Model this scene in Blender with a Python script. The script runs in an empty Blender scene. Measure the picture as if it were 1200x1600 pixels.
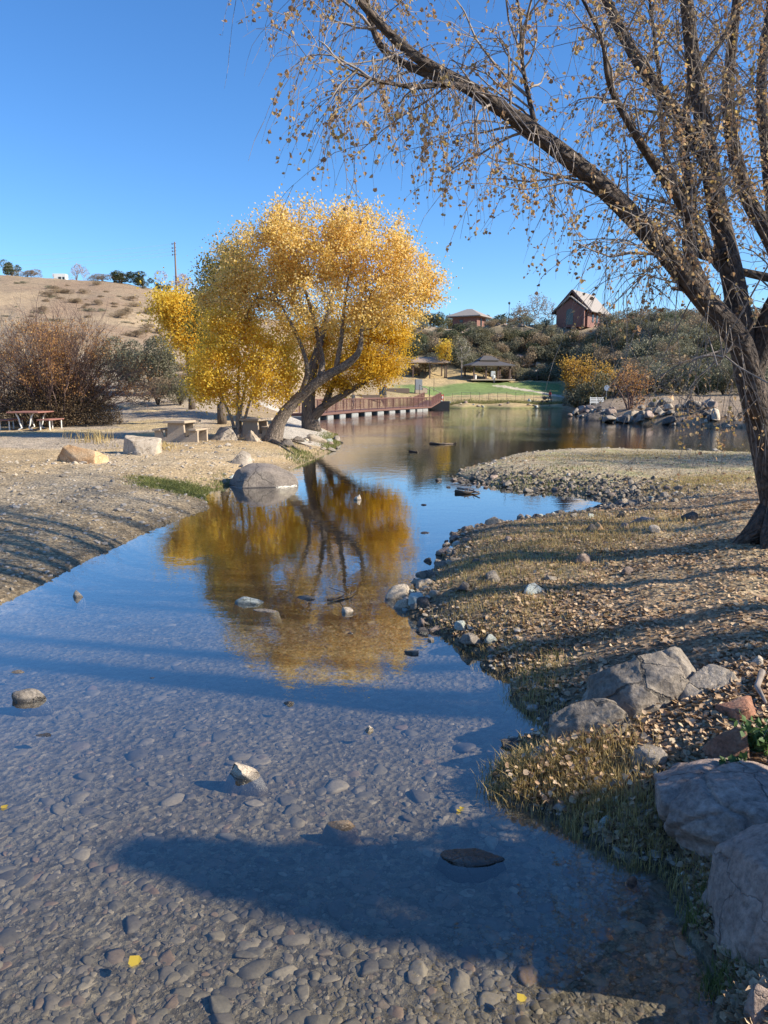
import bpy, bmesh, math, random
import numpy as np
from mathutils import Vector, Matrix, Euler

# ------------------------------------------------------------------ camera, world, sun
SC = bpy.context.scene
COL = SC.collection
CAMH = 2.2
FPX = 1200.0
PITCH = math.atan(188.0 / FPX)
cam_d = bpy.data.cameras.new("camera")
cam_d.sensor_fit = 'VERTICAL'; cam_d.sensor_height = 36.0
cam_d.lens = 36.0 * FPX / 1600.0
cam_d.clip_start = 0.05; cam_d.clip_end = 5000
cam = bpy.data.objects.new("camera", cam_d); COL.objects.link(cam)
cam.location = (0, 0, CAMH)
cam.rotation_euler = (math.pi / 2 - PITCH, 0, 0)
SC.camera = cam

SUN_AZ, SUN_EL = math.radians(104), math.radians(31)
world = bpy.data.worlds.new("World"); SC.world = world
world.use_nodes = True
wn = world.node_tree
sky = wn.nodes.new('ShaderNodeTexSky'); sky.sky_type = 'NISHITA'
sky.sun_disc = False; sky.sun_elevation = SUN_EL; sky.sun_rotation = SUN_AZ
sky.altitude = 300; sky.air_density = 1.0; sky.dust_density = 0.1; sky.ozone_density = 6.0
sat = wn.nodes.new('ShaderNodeHueSaturation'); sat.inputs['Saturation'].default_value = 1.14; sat.inputs['Hue'].default_value = .503
wn.links.new(sky.outputs[0], sat.inputs['Color']); wn.links.new(sat.outputs[0], wn.nodes['Background'].inputs[0])
wn.nodes['Background'].inputs[1].default_value = 0.12
sun_d = bpy.data.lights.new("sun", 'SUN'); sun_d.energy = 5.0; sun_d.angle = math.radians(0.53)
sun_d.color = (1.0, 0.905, 0.735)
sun = bpy.data.objects.new("sun", sun_d); COL.objects.link(sun)
SDIR = Vector((math.sin(SUN_AZ) * math.cos(SUN_EL), math.cos(SUN_AZ) * math.cos(SUN_EL), math.sin(SUN_EL)))
sun.rotation_euler = SDIR.to_track_quat('Z', 'Y').to_euler()
sun.location = (30, 10, 30)
SC.view_settings.view_transform = 'Standard'; SC.view_settings.look = 'None'
SC.view_settings.exposure = 0.85; SC.view_settings.gamma = 1.0
SC.render.engine = 'CYCLES'
SC.cycles.transparent_max_bounces = 24
SC.cycles.max_bounces = 8
SC.cycles.caustics_reflective = False; SC.cycles.caustics_refractive = False

rng = np.random.default_rng(7)
random.seed(7)
CP, SP = math.cos(PITCH), math.sin(PITCH)

def ray(px, py):
    u = (px - 600.0) / FPX; v = (800.0 - py) / FPX
    return np.array([u, CP + v * SP, -SP + v * CP])     # x right, y forward, z up

def W(px, py, D):
    "world point on the sight line of a photo pixel at forward distance D"
    r = ray(px, py); t = D / r[1]
    return np.array([r[0] * t, D, CAMH + r[2] * t])

def atz(px, py, z=0.0):
    r = ray(px, py); t = (z - CAMH) / r[2]
    return np.array([r[0] * t, r[1] * t])

# ------------------------------------------------------------------ noise
def _h2(ix, iy, s):
    n = (ix.astype(np.int64) * 374761393 + iy.astype(np.int64) * 668265263 + s * 1442695041) & 0xffffffff
    n = ((n ^ (n >> 13)) * 1274126177) & 0xffffffff
    return ((n ^ (n >> 16)) & 0xffff) / 65535.0

def vn2(x, y, s=0):
    x = np.asarray(x, float); y = np.asarray(y, float)
    ix = np.floor(x); iy = np.floor(y); fx = x - ix; fy = y - iy
    fx = fx * fx * (3 - 2 * fx); fy = fy * fy * (3 - 2 * fy)
    a = _h2(ix, iy, s); b = _h2(ix + 1, iy, s); c = _h2(ix, iy + 1, s); d = _h2(ix + 1, iy + 1, s)
    return (a * (1 - fx) + b * fx) * (1 - fy) + (c * (1 - fx) + d * fx) * fy - 0.5

def fbm2(x, y, s=0, o=4):
    r = 0; a = 1.0
    for k in range(o):
        r = r + a * vn2(x, y, s + k * 17); x = x * 2.03 + 3.1; y = y * 2.03 + 7.7; a *= 0.5
    return r

def _h3(ix, iy, iz, s):
    n = (ix.astype(np.int64) * 374761393 + iy.astype(np.int64) * 668265263 + iz.astype(np.int64) * 2147483647 + s * 1442695041) & 0xffffffff
    n = ((n ^ (n >> 13)) * 1274126177) & 0xffffffff
    return ((n ^ (n >> 16)) & 0xffff) / 65535.0

def vn3(p, s=0):
    i = np.floor(p); f = p - i; f = f * f * (3 - 2 * f)
    r = 0
    for dx in (0, 1):
        for dy in (0, 1):
            for dz in (0, 1):
                w = (f[:, 0] if dx else 1 - f[:, 0]) * (f[:, 1] if dy else 1 - f[:, 1]) * (f[:, 2] if dz else 1 - f[:, 2])
                r = r + w * _h3(i[:, 0] + dx, i[:, 1] + dy, i[:, 2] + dz, s)
    return r - 0.5

def fbm3(p, s=0, o=4):
    r = 0; a = 1.0
    for k in range(o):
        r = r + a * vn3(p, s + 13 * k); p = p * 2.07 + 5.3; a *= 0.5
    return r

def sstep(a, b, x):
    t = np.clip((x - a) / (b - a), 0, 1); return t * t * (3 - 2 * t)

# ------------------------------------------------------------------ shoreline and terrain
SHORE = [(1.9, 0.5), (-3, 0.3), (-9, 0.5), (-14, 2), (-13, 4.5), (-7.5, 6.3)]
LEFT = [(0, 943), (55, 918), (103, 892), (150, 868), (191, 850), (228, 831), (263, 817), (300, 803), (328, 794), (318, 776), (330, 763), (358, 758),
        (410, 752), (445, 742), (462, 730), (490, 718), (517, 706), (532, 693), (528, 680), (505, 670), (480, 662), (440, 654),
        (470, 645), (540, 640), (610, 637.5), (690, 637.5), (720, 639), (760, 638), (800, 639), (850, 638), (885, 639), (897, 643),
        (900, 650), (925, 655), (960, 659), (1000, 662), (1060, 664), (1130, 667), (1200, 671), (1420, 690)]
RIGHT = [(1420, 727), (1175, 713), (1100, 709), (1000, 705), (930, 703), (860, 705), (800, 711), (770, 722), (725, 733), (712, 741), (738, 751),
         (773, 760), (830, 764), (880, 767), (925, 776), (965, 784), (985, 789), (958, 794), (933, 798), (900, 806), (880, 811), (850, 810), (827, 814),
         (800, 822), (773, 827), (740, 829), (704, 838), (712, 856), (690, 868), (693, 885), (664, 905), (650, 925), (622, 945), (640, 962), (668, 968),
         (688, 992), (720, 1010), (757, 1027), (748, 1042), (800, 1060), (796, 1092), (836, 1120), (858, 1150), (800, 1156), (812, 1184),
         (770, 1205), (766, 1228), (800, 1256), (860, 1274), (892, 1284), (932, 1318), (980, 1344), (1050, 1352), (1082, 1420), (1072, 1460),
         (1100, 1492), (1122, 1540), (1114, 1600)]
for p in LEFT + RIGHT: SHORE.append(tuple(atz(*p)))
SH = np.array(SHORE)

def sdist(x, y):
    "signed distance to the water's edge: positive on land"
    out = np.empty(x.shape); A = SH; B = np.roll(SH, -1, 0); E = B - A; L2 = (E ** 2).sum(1)
    for i in range(0, x.size, 40000):
        X = x[i:i + 40000, None]; Y = y[i:i + 40000, None]
        t = np.clip(((X - A[:, 0]) * E[:, 0] + (Y - A[:, 1]) * E[:, 1]) / L2, 0, 1)
        d = np.sqrt(((X - A[:, 0] - t * E[:, 0]) ** 2 + (Y - A[:, 1] - t * E[:, 1]) ** 2).min(1))
        c = ((A[:, 1] > Y) != (B[:, 1] > Y)) & (X < E[:, 0] * (Y - A[:, 1]) / np.where(E[:, 1] == 0, 1e-9, E[:, 1]) + A[:, 0])
        ins = (c.sum(1) % 2) == 1
        out[i:i + 40000] = np.where(ins, -d, d)
    return out

COLS = {
    -2500: [(0, .6), (6, .3), (10, .45), (35, .5), (50, 2), (80, 6), (150, 18), (600, 40)],
    0: [(0, .6), (6, .3), (10, .42), (35, .5), (42, .8), (65, 4.2), (100, 12), (150, 24.0), (170, 24.8), (250, 35), (600, 40)],
    150: [(0, .6), (6, .3), (12, .42), (33, .5), (42, .8), (65, 3.4), (100, 10.5), (150, 23.0), (170, 23.6), (250, 33), (600, 40)],
    300: [(0, .6), (6, .3), (16, .45), (30, .5), (40, .9), (65, 3.0), (100, 8.5), (150, 20.6), (170, 21.5), (250, 31.5), (600, 36)],
    420: [(0, .5), (18, .4), (27, .5), (40, .8), (65, 2.0), (100, 5), (150, 16), (170, 17), (600, 20)],
    520: [(0, .5), (18, .4), (27, .5), (45, .6), (65, .9), (90, 1.2), (105, 2.5), (130, 6), (150, 12), (170, 16), (600, 18)],
    640: [(0, .5), (95, .5), (105, 1.6), (125, 3.4), (140, 5.0), (150, 9), (160, 13), (168, 16.1), (185, 16.6), (600, 16)],
    700: [(0, .5), (30, .3), (100, .4), (106, .9), (125, 2.7), (134, 4.0), (142, 5.3), (150, 8.5), (160, 13), (167, 15.4), (185, 16.0), (600, 16)],
    780: [(0, .5), (30, .25), (100, .4), (106, .9), (125, 2.5), (138, 3.7), (146, 4.6), (155, 10.0), (163, 15.8), (185, 16.3), (600, 16)],
    880: [(0, .5), (6, .4), (30, .22), (100, .4), (108, .8), (125, 2.3), (138, 3.6), (146, 5.3), (155, 11), (162, 16), (185, 16.3), (600, 16)],
    960: [(0, .5), (3, .5), (6, .45), (10, .36), (20, .3), (30, .2), (50, .9), (58, 1.0), (75, 1.3), (95, 2.0), (115, 5), (138, 12), (155, 15.8), (185, 16.3), (600, 15)],
    1050: [(0, .5), (3, .55), (6, .52), (10, .42), (20, .3), (30, .2), (47, .9), (55, 1.1), (75, 1.6), (90, 2.7), (107, 8.5), (127, 12.8), (160, 15), (600, 15)],
    1200: [(0, .55), (3, .62), (6, .65), (10, .6), (15, .45), (20, .32), (30, .25), (47, .9), (55, 1.2), (75, 1.8), (88, 3), (105, 9), (127, 13), (160, 15), (600, 16)],
    3000: [(0, .7), (4, .95), (10, 1.15), (20, 1.4), (40, 2.2), (75, 5), (110, 9), (600, 16)],
}
CK = sorted(COLS)
RR = np.unique(np.concatenate([[r for r, z in COLS[k]] for k in CK] + [[900.]]))
TZ = np.array([np.interp(RR, *zip(*COLS[k])) for k in CK])
CT = np.array([math.atan((k - 600) / (FPX / CP)) for k in CK])

def pcol(x, y):
    return 600 + np.tan(np.clip(np.arctan2(x, y), -1.45, 1.45)) * FPX / CP

def H(x, y, fine=True):
    x = np.atleast_1d(np.asarray(x, float)); y = np.atleast_1d(np.asarray(y, float))
    s = sdist(x, y); R0 = np.hypot(x, y); th = np.arctan2(x, y)
    th = np.clip(th, CT[0], CT[-1])
    R = R0 * np.maximum(np.cos(th), .55)
    ci = np.clip(np.searchsorted(CT, th) - 1, 0, len(CT) - 2); ct = (th - CT[ci]) / (CT[ci + 1] - CT[ci])
    ct = np.clip(ct, 0, 1); ct = ct * ct * (3 - 2 * ct)
    ri = np.clip(np.searchsorted(RR, R) - 1, 0, len(RR) - 2); rt = np.clip((R - RR[ri]) / (RR[ri + 1] - RR[ri]), 0, 1)
    z = (TZ[ci, ri] * (1 - rt) + TZ[ci, ri + 1] * rt) * (1 - ct) + (TZ[ci + 1, ri] * (1 - rt) + TZ[ci + 1, ri + 1] * rt) * ct
    L = np.where(th > 0.0, .72 + .010 * R, .75 + .03 * R)
    ramp = 1 - np.exp(-np.maximum(s, 0) / L)
    land = .015 + z * ramp
    dm = np.interp(R, [0, 2.4, 3.2, 4.5, 7, 12, 20, 40], [.04, .055, .075, .09, .13, .26, .7, 1.6])
    bed = -.01 - dm * (1 - np.exp(np.minimum(s, 0) / (.25 + .02 * R)))
    q = np.where(s > 0, land, bed)
    amp = np.clip(R / 60, 0, 1) ** 1.3 * (.3 + .7 * sstep(-.1, .05, th))
    q = q + ramp * (amp * 1.1 * fbm2(x / 9, y / 9, 3, 4) * sstep(0, 3, z - .8) + .10 * sstep(0.1, 1.5, s) * fbm2(x / 1.3, y / 1.3, 5, 3) * np.clip(z, .2, 1))
    if fine:
        wet = np.where(s > 0, ramp, .25 * np.clip(-s / .4, 0, 1))
        q = q + wet * .035 * fbm2(x * 4, y * 4, 9, 3)
        q = q + .01 * np.clip(1 - R / 15, 0, 1) * fbm2(x * 18, y * 18, 29, 2) * (s > .03)
    return q

def h1(x, y): return float(H(x, y)[0])

def hit(px, py, dmin=2.0, dmax=320):
    "where the sight line of a photo pixel meets the terrain or the water"
    r = ray(px, py); D = np.geomspace(dmin, dmax, 1500); t = D / r[1]
    z = CAMH + r[2] * t; g = np.maximum(H(r[0] * t, D), 0)
    k = np.nonzero(z < g)[0]
    k = k[0] if len(k) else len(D) - 1
    return np.array([r[0] * t[k], D[k], g[k]])

# ------------------------------------------------------------------ mesh helpers
def mesh_from(name, V, Fs, mat=None, smooth=True, attrs=None):
    V = np.asarray(V, np.float32).reshape(-1, 3)
    me = bpy.data.meshes.new(name)
    me.vertices.add(len(V)); me.vertices.foreach_set('co', V.ravel())
    Fs = [np.asarray(f, np.int32) for f in Fs if len(f)]
    loops = np.concatenate([f.ravel() for f in Fs]); tot = np.concatenate([np.full(len(f), f.shape[1]) for f in Fs])
    start = np.concatenate([[0], np.cumsum(tot)[:-1]])
    me.loops.add(len(loops)); me.loops.foreach_set('vertex_index', loops)
    me.polygons.add(len(tot)); me.polygons.foreach_set('loop_start', start.astype(np.int32))
    me.polygons.foreach_set('loop_total', tot.astype(np.int32))
    me.polygons.foreach_set('use_smooth', np.full(len(tot), smooth))
    if attrs:
        for an, (ty, data) in attrs.items():
            a = me.attributes.new(an, ty, 'POINT')
            a.data.foreach_set('vector' if ty == 'FLOAT_VECTOR' else ('color' if ty == 'FLOAT_COLOR' else 'value'), np.asarray(data, np.float32).ravel())
    me.update(calc_edges=True); me.validate()
    if mat: me.materials.append(mat)
    return me

class MB:
    "collects geometry in numpy arrays; build() links it as one mesh object"
    def __init__(s): s.V = []; s.T = []; s.Q = []; s.N = []; s.n = 0; s.A = []
    def add(s, V, F, A=None):
        V = np.asarray(V, float).reshape(-1, 3)
        for f in (F if isinstance(F, list) else [F]):
            f = np.asarray(f) + s.n
            (s.T if f.shape[1] == 3 else s.Q if f.shape[1] == 4 else s.N).append(f)
        s.V.append(V); s.n += len(V)
        s.A.append(np.zeros_like(V) if A is None else np.asarray(A, float))
        return s
    def box(s, c, d, rz=0.0, ry=0.0, rx=0.0):
        v = np.array([[x, y, z] for x in (-.5, .5) for y in (-.5, .5) for z in (-.5, .5)]) * np.array(d)
        M = np.array(Euler((rx, ry, rz)).to_matrix())
        return s.add(v @ M.T + np.array(c), np.array([[0, 1, 3, 2], [4, 6, 7, 5], [0, 4, 5, 1], [2, 3, 7, 6], [0, 2, 6, 4], [1, 5, 7, 3]]))
    def bevbox(s, c, d, b=.02, rz=0.0, ry=0.0, rx=0.0):
        bm = bmesh.new(); bmesh.ops.create_cube(bm, size=1); bmesh.ops.scale(bm, vec=d, verts=bm.verts)
        bmesh.ops.bevel(bm, geom=list(bm.edges), offset=b, segments=2, affect='EDGES')
        M = Euler((rx, ry, rz)).to_matrix()
        v = np.array([M @ q.co + Vector(c) for q in bm.verts])
        bmesh.ops.triangulate(bm, faces=bm.faces); bm.verts.ensure_lookup_table()
        f = np.array([[q.index for q in fc.verts] for fc in bm.faces]); bm.free()
        return s.add(v, f)
    def tube(s, P, R, sides=6, cap=True, L0=0.0):
        P = np.asarray(P, float); R = np.broadcast_to(np.asarray(R, float), (len(P),))
        T = np.gradient(P, axis=0); T /= np.linalg.norm(T, axis=1)[:, None] + 1e-9
        ref = np.array([0, 0, 1.]) if abs(T[:, 2]).mean() < .8 else np.array([1., 0.13, 0])
        U = np.cross(T, ref); U /= np.linalg.norm(U, axis=1)[:, None] + 1e-9
        B = np.cross(T, U)
        a = np.arange(sides) * 2 * math.pi / sides
        ca, sa = np.cos(a), np.sin(a)
        V = P[:, None, :] + R[:, None, None] * (U[:, None, :] * ca[None, :, None] + B[:, None, :] * sa[None, :, None])
        ln = L0 + np.concatenate([[0], np.cumsum(np.linalg.norm(np.diff(P, axis=0), axis=1))])
        A = np.stack([R[:, None] * ca[None], R[:, None] * sa[None], np.repeat(ln[:, None], sides, 1)], -1)
        n = len(P); i = np.arange(n - 1)[:, None] * sides; j = np.arange(sides)[None]; k = (j + 1) % sides
        F = np.stack([i + j, i + k, i + sides + k, i + sides + j], -1).reshape(-1, 4)
        V = V.reshape(-1, 3); A = A.reshape(-1, 3)
        fs = [F]
        if cap:
            V = np.concatenate([V, P[:1], P[-1:]]); A = np.concatenate([A, A[:1], A[-1:]])
            m = n * sides; j = np.arange(sides); k = (j + 1) % sides
            fs.append(np.stack([np.full(sides, m), k, j], -1))
            fs.append(np.stack([np.full(sides, m + 1), (n - 1) * sides + j, (n - 1) * sides + k], -1))
        return s.add(V, fs, A)
    def mesh(s, name, mat, smooth=False, bark=False):
        Fs = []
        for g in (s.T, s.Q):
            if g: Fs.append(np.concatenate(g))
        Fs += s.N
        return mesh_from(name, np.concatenate(s.V), Fs, mat, smooth, {'bark': ('FLOAT_VECTOR', np.concatenate(s.A))} if bark else None)
    def build(s, name, mat, parent=None, smooth=False, bark=False, loc=None):
        o = bpy.data.objects.new(name, s.mesh(name, mat, smooth, bark)); COL.objects.link(o)
        if parent is not None: o.parent = parent
        if loc is not None: o.location = loc
        return o

def tag(o, label=None, cat=None, group=None, kind=None):
    if label: o['label'] = label
    if cat: o['category'] = cat
    if group: o['group'] = group
    if kind: o['kind'] = kind
    return o

def thing(name, label, cat, loc=(0, 0, 0), rz=0.0, group=None):
    o = bpy.data.objects.new(name, None); COL.objects.link(o)
    o.location = loc; o.rotation_euler = (0, 0, rz); o.empty_display_size = .2
    return tag(o, label, cat, group)

def link(name, me, parent=None, loc=None, rot=None, sc=None):
    o = bpy.data.objects.new(name, me); COL.objects.link(o)
    if parent is not None: o.parent = parent
    if loc is not None: o.location = loc
    if rot is not None: o.rotation_euler = rot
    if sc is not None: o.scale = sc
    return o

def copy_tree(o, parent=None):
    c = o.copy(); COL.objects.link(c); c.parent = parent
    for ch in list(o.children): copy_tree(ch, c)
    return c

# ------------------------------------------------------------------ materials
def newmat(name):
    m = bpy.data.materials.new(name); m.use_nodes = True
    nt = m.node_tree; b = nt.nodes['Principled BSDF']
    return m, nt, b
def N(nt, t, **kw):
    n = nt.nodes.new(t)
    for k, v in kw.items():
        if hasattr(n, k): setattr(n, k, v)
        else: n.inputs[k].default_value = v
    return n
def ramp(nt, fac, stops, interp='LINEAR'):
    r = nt.nodes.new('ShaderNodeValToRGB'); r.color_ramp.interpolation = interp
    e = r.color_ramp.elements
    while len(e) < len(stops): e.new(.5)
    for k, (p, c) in enumerate(stops): e[k].position = p; e[k].color = (*c, 1)
    nt.links.new(fac, r.inputs[0]); return r
def even(cs): return [(i / max(1, len(cs) - 1), c) for i, c in enumerate(cs)]
def coords(nt, mode='Object'):
    t = nt.nodes.new('ShaderNodeTexCoord'); return t.outputs[mode]

def paint(name, c1, c2=None, rough=.7, scale=6, bump=.1, metal=0, detail=6, stretch=None):
    m, nt, b = newmat(name); c2 = c2 or tuple(x * .75 for x in c1)
    co = coords(nt)
    if stretch:
        mp = N(nt, 'ShaderNodeMapping'); mp.inputs['Scale'].default_value = stretch; nt.links.new(co, mp.inputs[0]); co = mp.outputs[0]
    n = N(nt, 'ShaderNodeTexNoise', Scale=scale, Detail=detail, Roughness=.65); nt.links.new(co, n.inputs['Vector'])
    r = ramp(nt, n.outputs['Fac'], [(.3, c2), (.7, c1)]); nt.links.new(r.outputs[0], b.inputs['Base Color'])
    b.inputs['Roughness'].default_value = rough; b.inputs['Metallic'].default_value = metal
    if bump:
        bp = N(nt, 'ShaderNodeBump', Strength=bump, Distance=.02); nt.links.new(n.outputs['Fac'], bp.inputs['Height']); nt.links.new(bp.outputs[0], b.inputs['Normal'])
    return m

def leafmat(name, cols, tr=.45, rough=.55):
    m, nt, b = newmat(name)
    g = N(nt, 'ShaderNodeNewGeometry'); oi = N(nt, 'ShaderNodeObjectInfo')
    r = ramp(nt, g.outputs['Random Per Island'], even(cols))
    hv = N(nt, 'ShaderNodeHueSaturation'); mr = N(nt, 'ShaderNodeMapRange'); mr.inputs[3].default_value = .8; mr.inputs[4].default_value = 1.2
    nt.links.new(oi.outputs['Random'], mr.inputs[0]); nt.links.new(mr.outputs[0], hv.inputs['Value']); nt.links.new(r.outputs[0], hv.inputs['Color'])
    nt.links.new(hv.outputs[0], b.inputs['Base Color']); b.inputs['Roughness'].default_value = rough
    b.inputs['Specular IOR Level'].default_value = .3
    t = N(nt, 'ShaderNodeBsdfTranslucent'); nt.links.new(hv.outputs[0], t.inputs[0])
    mx = N(nt, 'ShaderNodeMixShader'); mx.inputs[0].default_value = tr
    nt.links.new(b.outputs[0], mx.inputs[1]); nt.links.new(t.outputs[0], mx.inputs[2])
    nt.links.new(mx.outputs[0], nt.nodes['Material Output'].inputs[0])
    return m

def barkmat(name, c1, c2, su=9, sv=1.6, strength=.9, dist=.03):
    m, nt, b = newmat(name)
    a = N(nt, 'ShaderNodeAttribute'); a.attribute_name = 'bark'
    mp = N(nt, 'ShaderNodeMapping'); mp.inputs['Scale'].default_value = (su, su, sv); nt.links.new(a.outputs['Vector'], mp.inputs[0])
    n = N(nt, 'ShaderNodeTexNoise', Scale=1.6, Detail=7, Roughness=.6, Distortion=.6); nt.links.new(mp.outputs[0], n.inputs['Vector'])
    v = N(nt, 'ShaderNodeTexVoronoi', Scale=1.7); v.feature = 'DISTANCE_TO_EDGE'; nt.links.new(mp.outputs[0], v.inputs['Vector'])
    v2 = N(nt, 'ShaderNodeMath', operation='MINIMUM'); v2.inputs[1].default_value = .35; nt.links.new(v.outputs[0], v2.inputs[0])
    s = N(nt, 'ShaderNodeMath', operation='ADD'); nt.links.new(v2.outputs[0], s.inputs[0]); nt.links.new(n.outputs['Fac'], s.inputs[1])
    r = ramp(nt, s.outputs[0], [(.35, c2), (.9, c1)]); nt.links.new(r.outputs[0], b.inputs['Base Color'])
    b.inputs['Roughness'].default_value = .9
    bp = N(nt, 'ShaderNodeBump', Strength=strength, Distance=dist); nt.links.new(s.outputs[0], bp.inputs['Height']); nt.links.new(bp.outputs[0], b.inputs['Normal'])
    return m

def rockmat(name, cols, scale=3.0, bump=.5, crack=True, rough=.85, lichen=None):
    m, nt, b = newmat(name); co = coords(nt)
    oi = N(nt, 'ShaderNodeObjectInfo')
    ad = N(nt, 'ShaderNodeVectorMath', operation='ADD'); sc = N(nt, 'ShaderNodeVectorMath', operation='SCALE'); sc.inputs['Scale'].default_value = 0
    cx = N(nt, 'ShaderNodeCombineXYZ'); mu = N(nt, 'ShaderNodeMath', operation='MULTIPLY'); mu.inputs[1].default_value = 37.0
    nt.links.new(oi.outputs['Random'], mu.inputs[0]); nt.links.new(mu.outputs[0], cx.inputs[0]); nt.links.new(mu.outputs[0], cx.inputs[2])
    nt.links.new(co, ad.inputs[0]); nt.links.new(cx.outputs[0], ad.inputs[1]); co = ad.outputs[0]
    n = N(nt, 'ShaderNodeTexNoise', Scale=scale, Detail=10, Roughness=.68, Distortion=.3); nt.links.new(co, n.inputs['Vector'])
    r = ramp(nt, n.outputs['Fac'], [(.28 + .44 * i / (len(cols) - 1), c) for i, c in enumerate(cols)])
    n2 = N(nt, 'ShaderNodeTexNoise', Scale=scale * 16, Detail=6, Roughness=.7); nt.links.new(co, n2.inputs['Vector'])
    mr = N(nt, 'ShaderNodeMapRange'); mr.inputs[1].default_value = .3; mr.inputs[2].default_value = .7; mr.inputs[3].default_value = .5; mr.inputs[4].default_value = 1.4
    nt.links.new(n2.outputs['Fac'], mr.inputs[0])
    mm = N(nt, 'ShaderNodeVectorMath', operation='SCALE'); nt.links.new(r.outputs[0], mm.inputs[0]); nt.links.new(mr.outputs[0], mm.inputs['Scale'])
    hv = N(nt, 'ShaderNodeHueSaturation'); m2 = N(nt, 'ShaderNodeMapRange'); m2.inputs[3].default_value = .75; m2.inputs[4].default_value = 1.2
    nt.links.new(oi.outputs['Random'], m2.inputs[0]); nt.links.new(m2.outputs[0], hv.inputs['Value']); nt.links.new(mm.outputs[0], hv.inputs['Color'])
    # thin cracks
    dn = N(nt, 'ShaderNodeTexNoise', Scale=scale * 1.2, Detail=5, Roughness=.6); nt.links.new(co, dn.inputs['Vector'])
    dm = N(nt, 'ShaderNodeVectorMath', operation='SCALE'); dm.inputs['Scale'].default_value = .35 / scale * 2; nt.links.new(dn.outputs['Color'], dm.inputs[0])
    da = N(nt, 'ShaderNodeVectorMath', operation='ADD'); nt.links.new(co, da.inputs[0]); nt.links.new(dm.outputs[0], da.inputs[1])
    vc = N(nt, 'ShaderNodeTexVoronoi', Scale=scale * .9); vc.feature = 'DISTANCE_TO_EDGE'; nt.links.new(da.outputs[0], vc.inputs['Vector'])
    nm = N(nt, 'ShaderNodeTexNoise', Scale=scale * .8, Detail=1); nt.links.new(co, nm.inputs['Vector'])
    th_ = N(nt, 'ShaderNodeMapRange'); th_.inputs[1].default_value = .46; th_.inputs[2].default_value = .6; th_.inputs[3].default_value = .0; th_.inputs[4].default_value = .018; nt.links.new(nm.outputs['Fac'], th_.inputs[0])
    dv_ = N(nt, 'ShaderNodeMath', operation='SUBTRACT'); nt.links.new(vc.outputs[0], dv_.inputs[0]); nt.links.new(th_.outputs[0], dv_.inputs[1])
    cr = N(nt, 'ShaderNodeMapRange'); cr.inputs[1].default_value = -.008; cr.inputs[2].default_value = .006; nt.links.new(dv_.outputs[0], cr.inputs[0])
    cm = N(nt, 'ShaderNodeMapRange'); cm.inputs[3].default_value = .45; nt.links.new(cr.outputs[0], cm.inputs[0])
    c1_ = N(nt, 'ShaderNodeVectorMath', operation='SCALE'); nt.links.new(hv.outputs[0], c1_.inputs[0]); nt.links.new(cm.outputs[0], c1_.inputs['Scale'])
    # wet foot where a stone stands in water
    ge = N(nt, 'ShaderNodeNewGeometry'); sp = N(nt, 'ShaderNodeSeparateXYZ'); nt.links.new(ge.outputs['Position'], sp.inputs[0])
    wn_ = N(nt, 'ShaderNodeMath', operation='MULTIPLY_ADD'); wn_.inputs[1].default_value = -.02; nt.links.new(n2.outputs['Fac'], wn_.inputs[0]); nt.links.new(sp.outputs[2], wn_.inputs[2])
    wt = N(nt, 'ShaderNodeMapRange'); wt.inputs[1].default_value = .004; wt.inputs[2].default_value = .018; wt.inputs[3].default_value = .42; nt.links.new(wn_.outputs[0], wt.inputs[0])
    c2_ = N(nt, 'ShaderNodeVectorMath', operation='SCALE'); nt.links.new(c1_.outputs[0], c2_.inputs[0]); nt.links.new(wt.outputs[0], c2_.inputs['Scale'])
    rg = N(nt, 'ShaderNodeMapRange'); rg.inputs[1].default_value = .42; rg.inputs[3].default_value = .25; rg.inputs[4].default_value = rough; nt.links.new(wt.outputs[0], rg.inputs[0])
    nt.links.new(c2_.outputs[0], b.inputs['Base Color']); nt.links.new(rg.outputs[0], b.inputs['Roughness'])
    h = N(nt, 'ShaderNodeMath', operation='MULTIPLY_ADD'); h.inputs[1].default_value = .35
    nt.links.new(n2.outputs['Fac'], h.inputs[0]); nt.links.new(n.outputs['Fac'], h.inputs[2])
    h2 = N(nt, 'ShaderNodeMath', operation='MULTIPLY_ADD'); h2.inputs[1].default_value = .4; nt.links.new(cr.outputs[0], h2.inputs[0]); nt.links.new(h.outputs[0], h2.inputs[2])
    bp = N(nt, 'ShaderNodeBump', Strength=min(1, bump * 1.4), Distance=.04); nt.links.new(h2.outputs[0], bp.inputs['Height']); nt.links.new(bp.outputs[0], b.inputs['Normal'])
    return m

def islandmat(name, cols, rough=.8, scale=60, bump=.2):
    m, nt, b = newmat(name); g = N(nt, 'ShaderNodeNewGeometry')
    r = ramp(nt, g.outputs['Random Per Island'], even(cols))
    n = N(nt, 'ShaderNodeTexNoise', Scale=scale, Detail=4, Roughness=.7); nt.links.new(coords(nt), n.inputs['Vector'])
    mr = N(nt, 'ShaderNodeMapRange'); mr.inputs[1].default_value = .3; mr.inputs[2].default_value = .7; mr.inputs[3].default_value = .75; mr.inputs[4].default_value = 1.2
    nt.links.new(n.outputs['Fac'], mr.inputs[0])
    mm = N(nt, 'ShaderNodeVectorMath', operation='SCALE'); nt.links.new(r.outputs[0], mm.inputs[0]); nt.links.new(mr.outputs[0], mm.inputs['Scale'])
    nt.links.new(mm.outputs[0], b.inputs['Base Color']); b.inputs['Roughness'].default_value = rough
    if bump:
        bp = N(nt, 'ShaderNodeBump', Strength=bump, Distance=.01); nt.links.new(n.outputs['Fac'], bp.inputs['Height']); nt.links.new(bp.outputs[0], b.inputs['Normal'])
    return m

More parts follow.
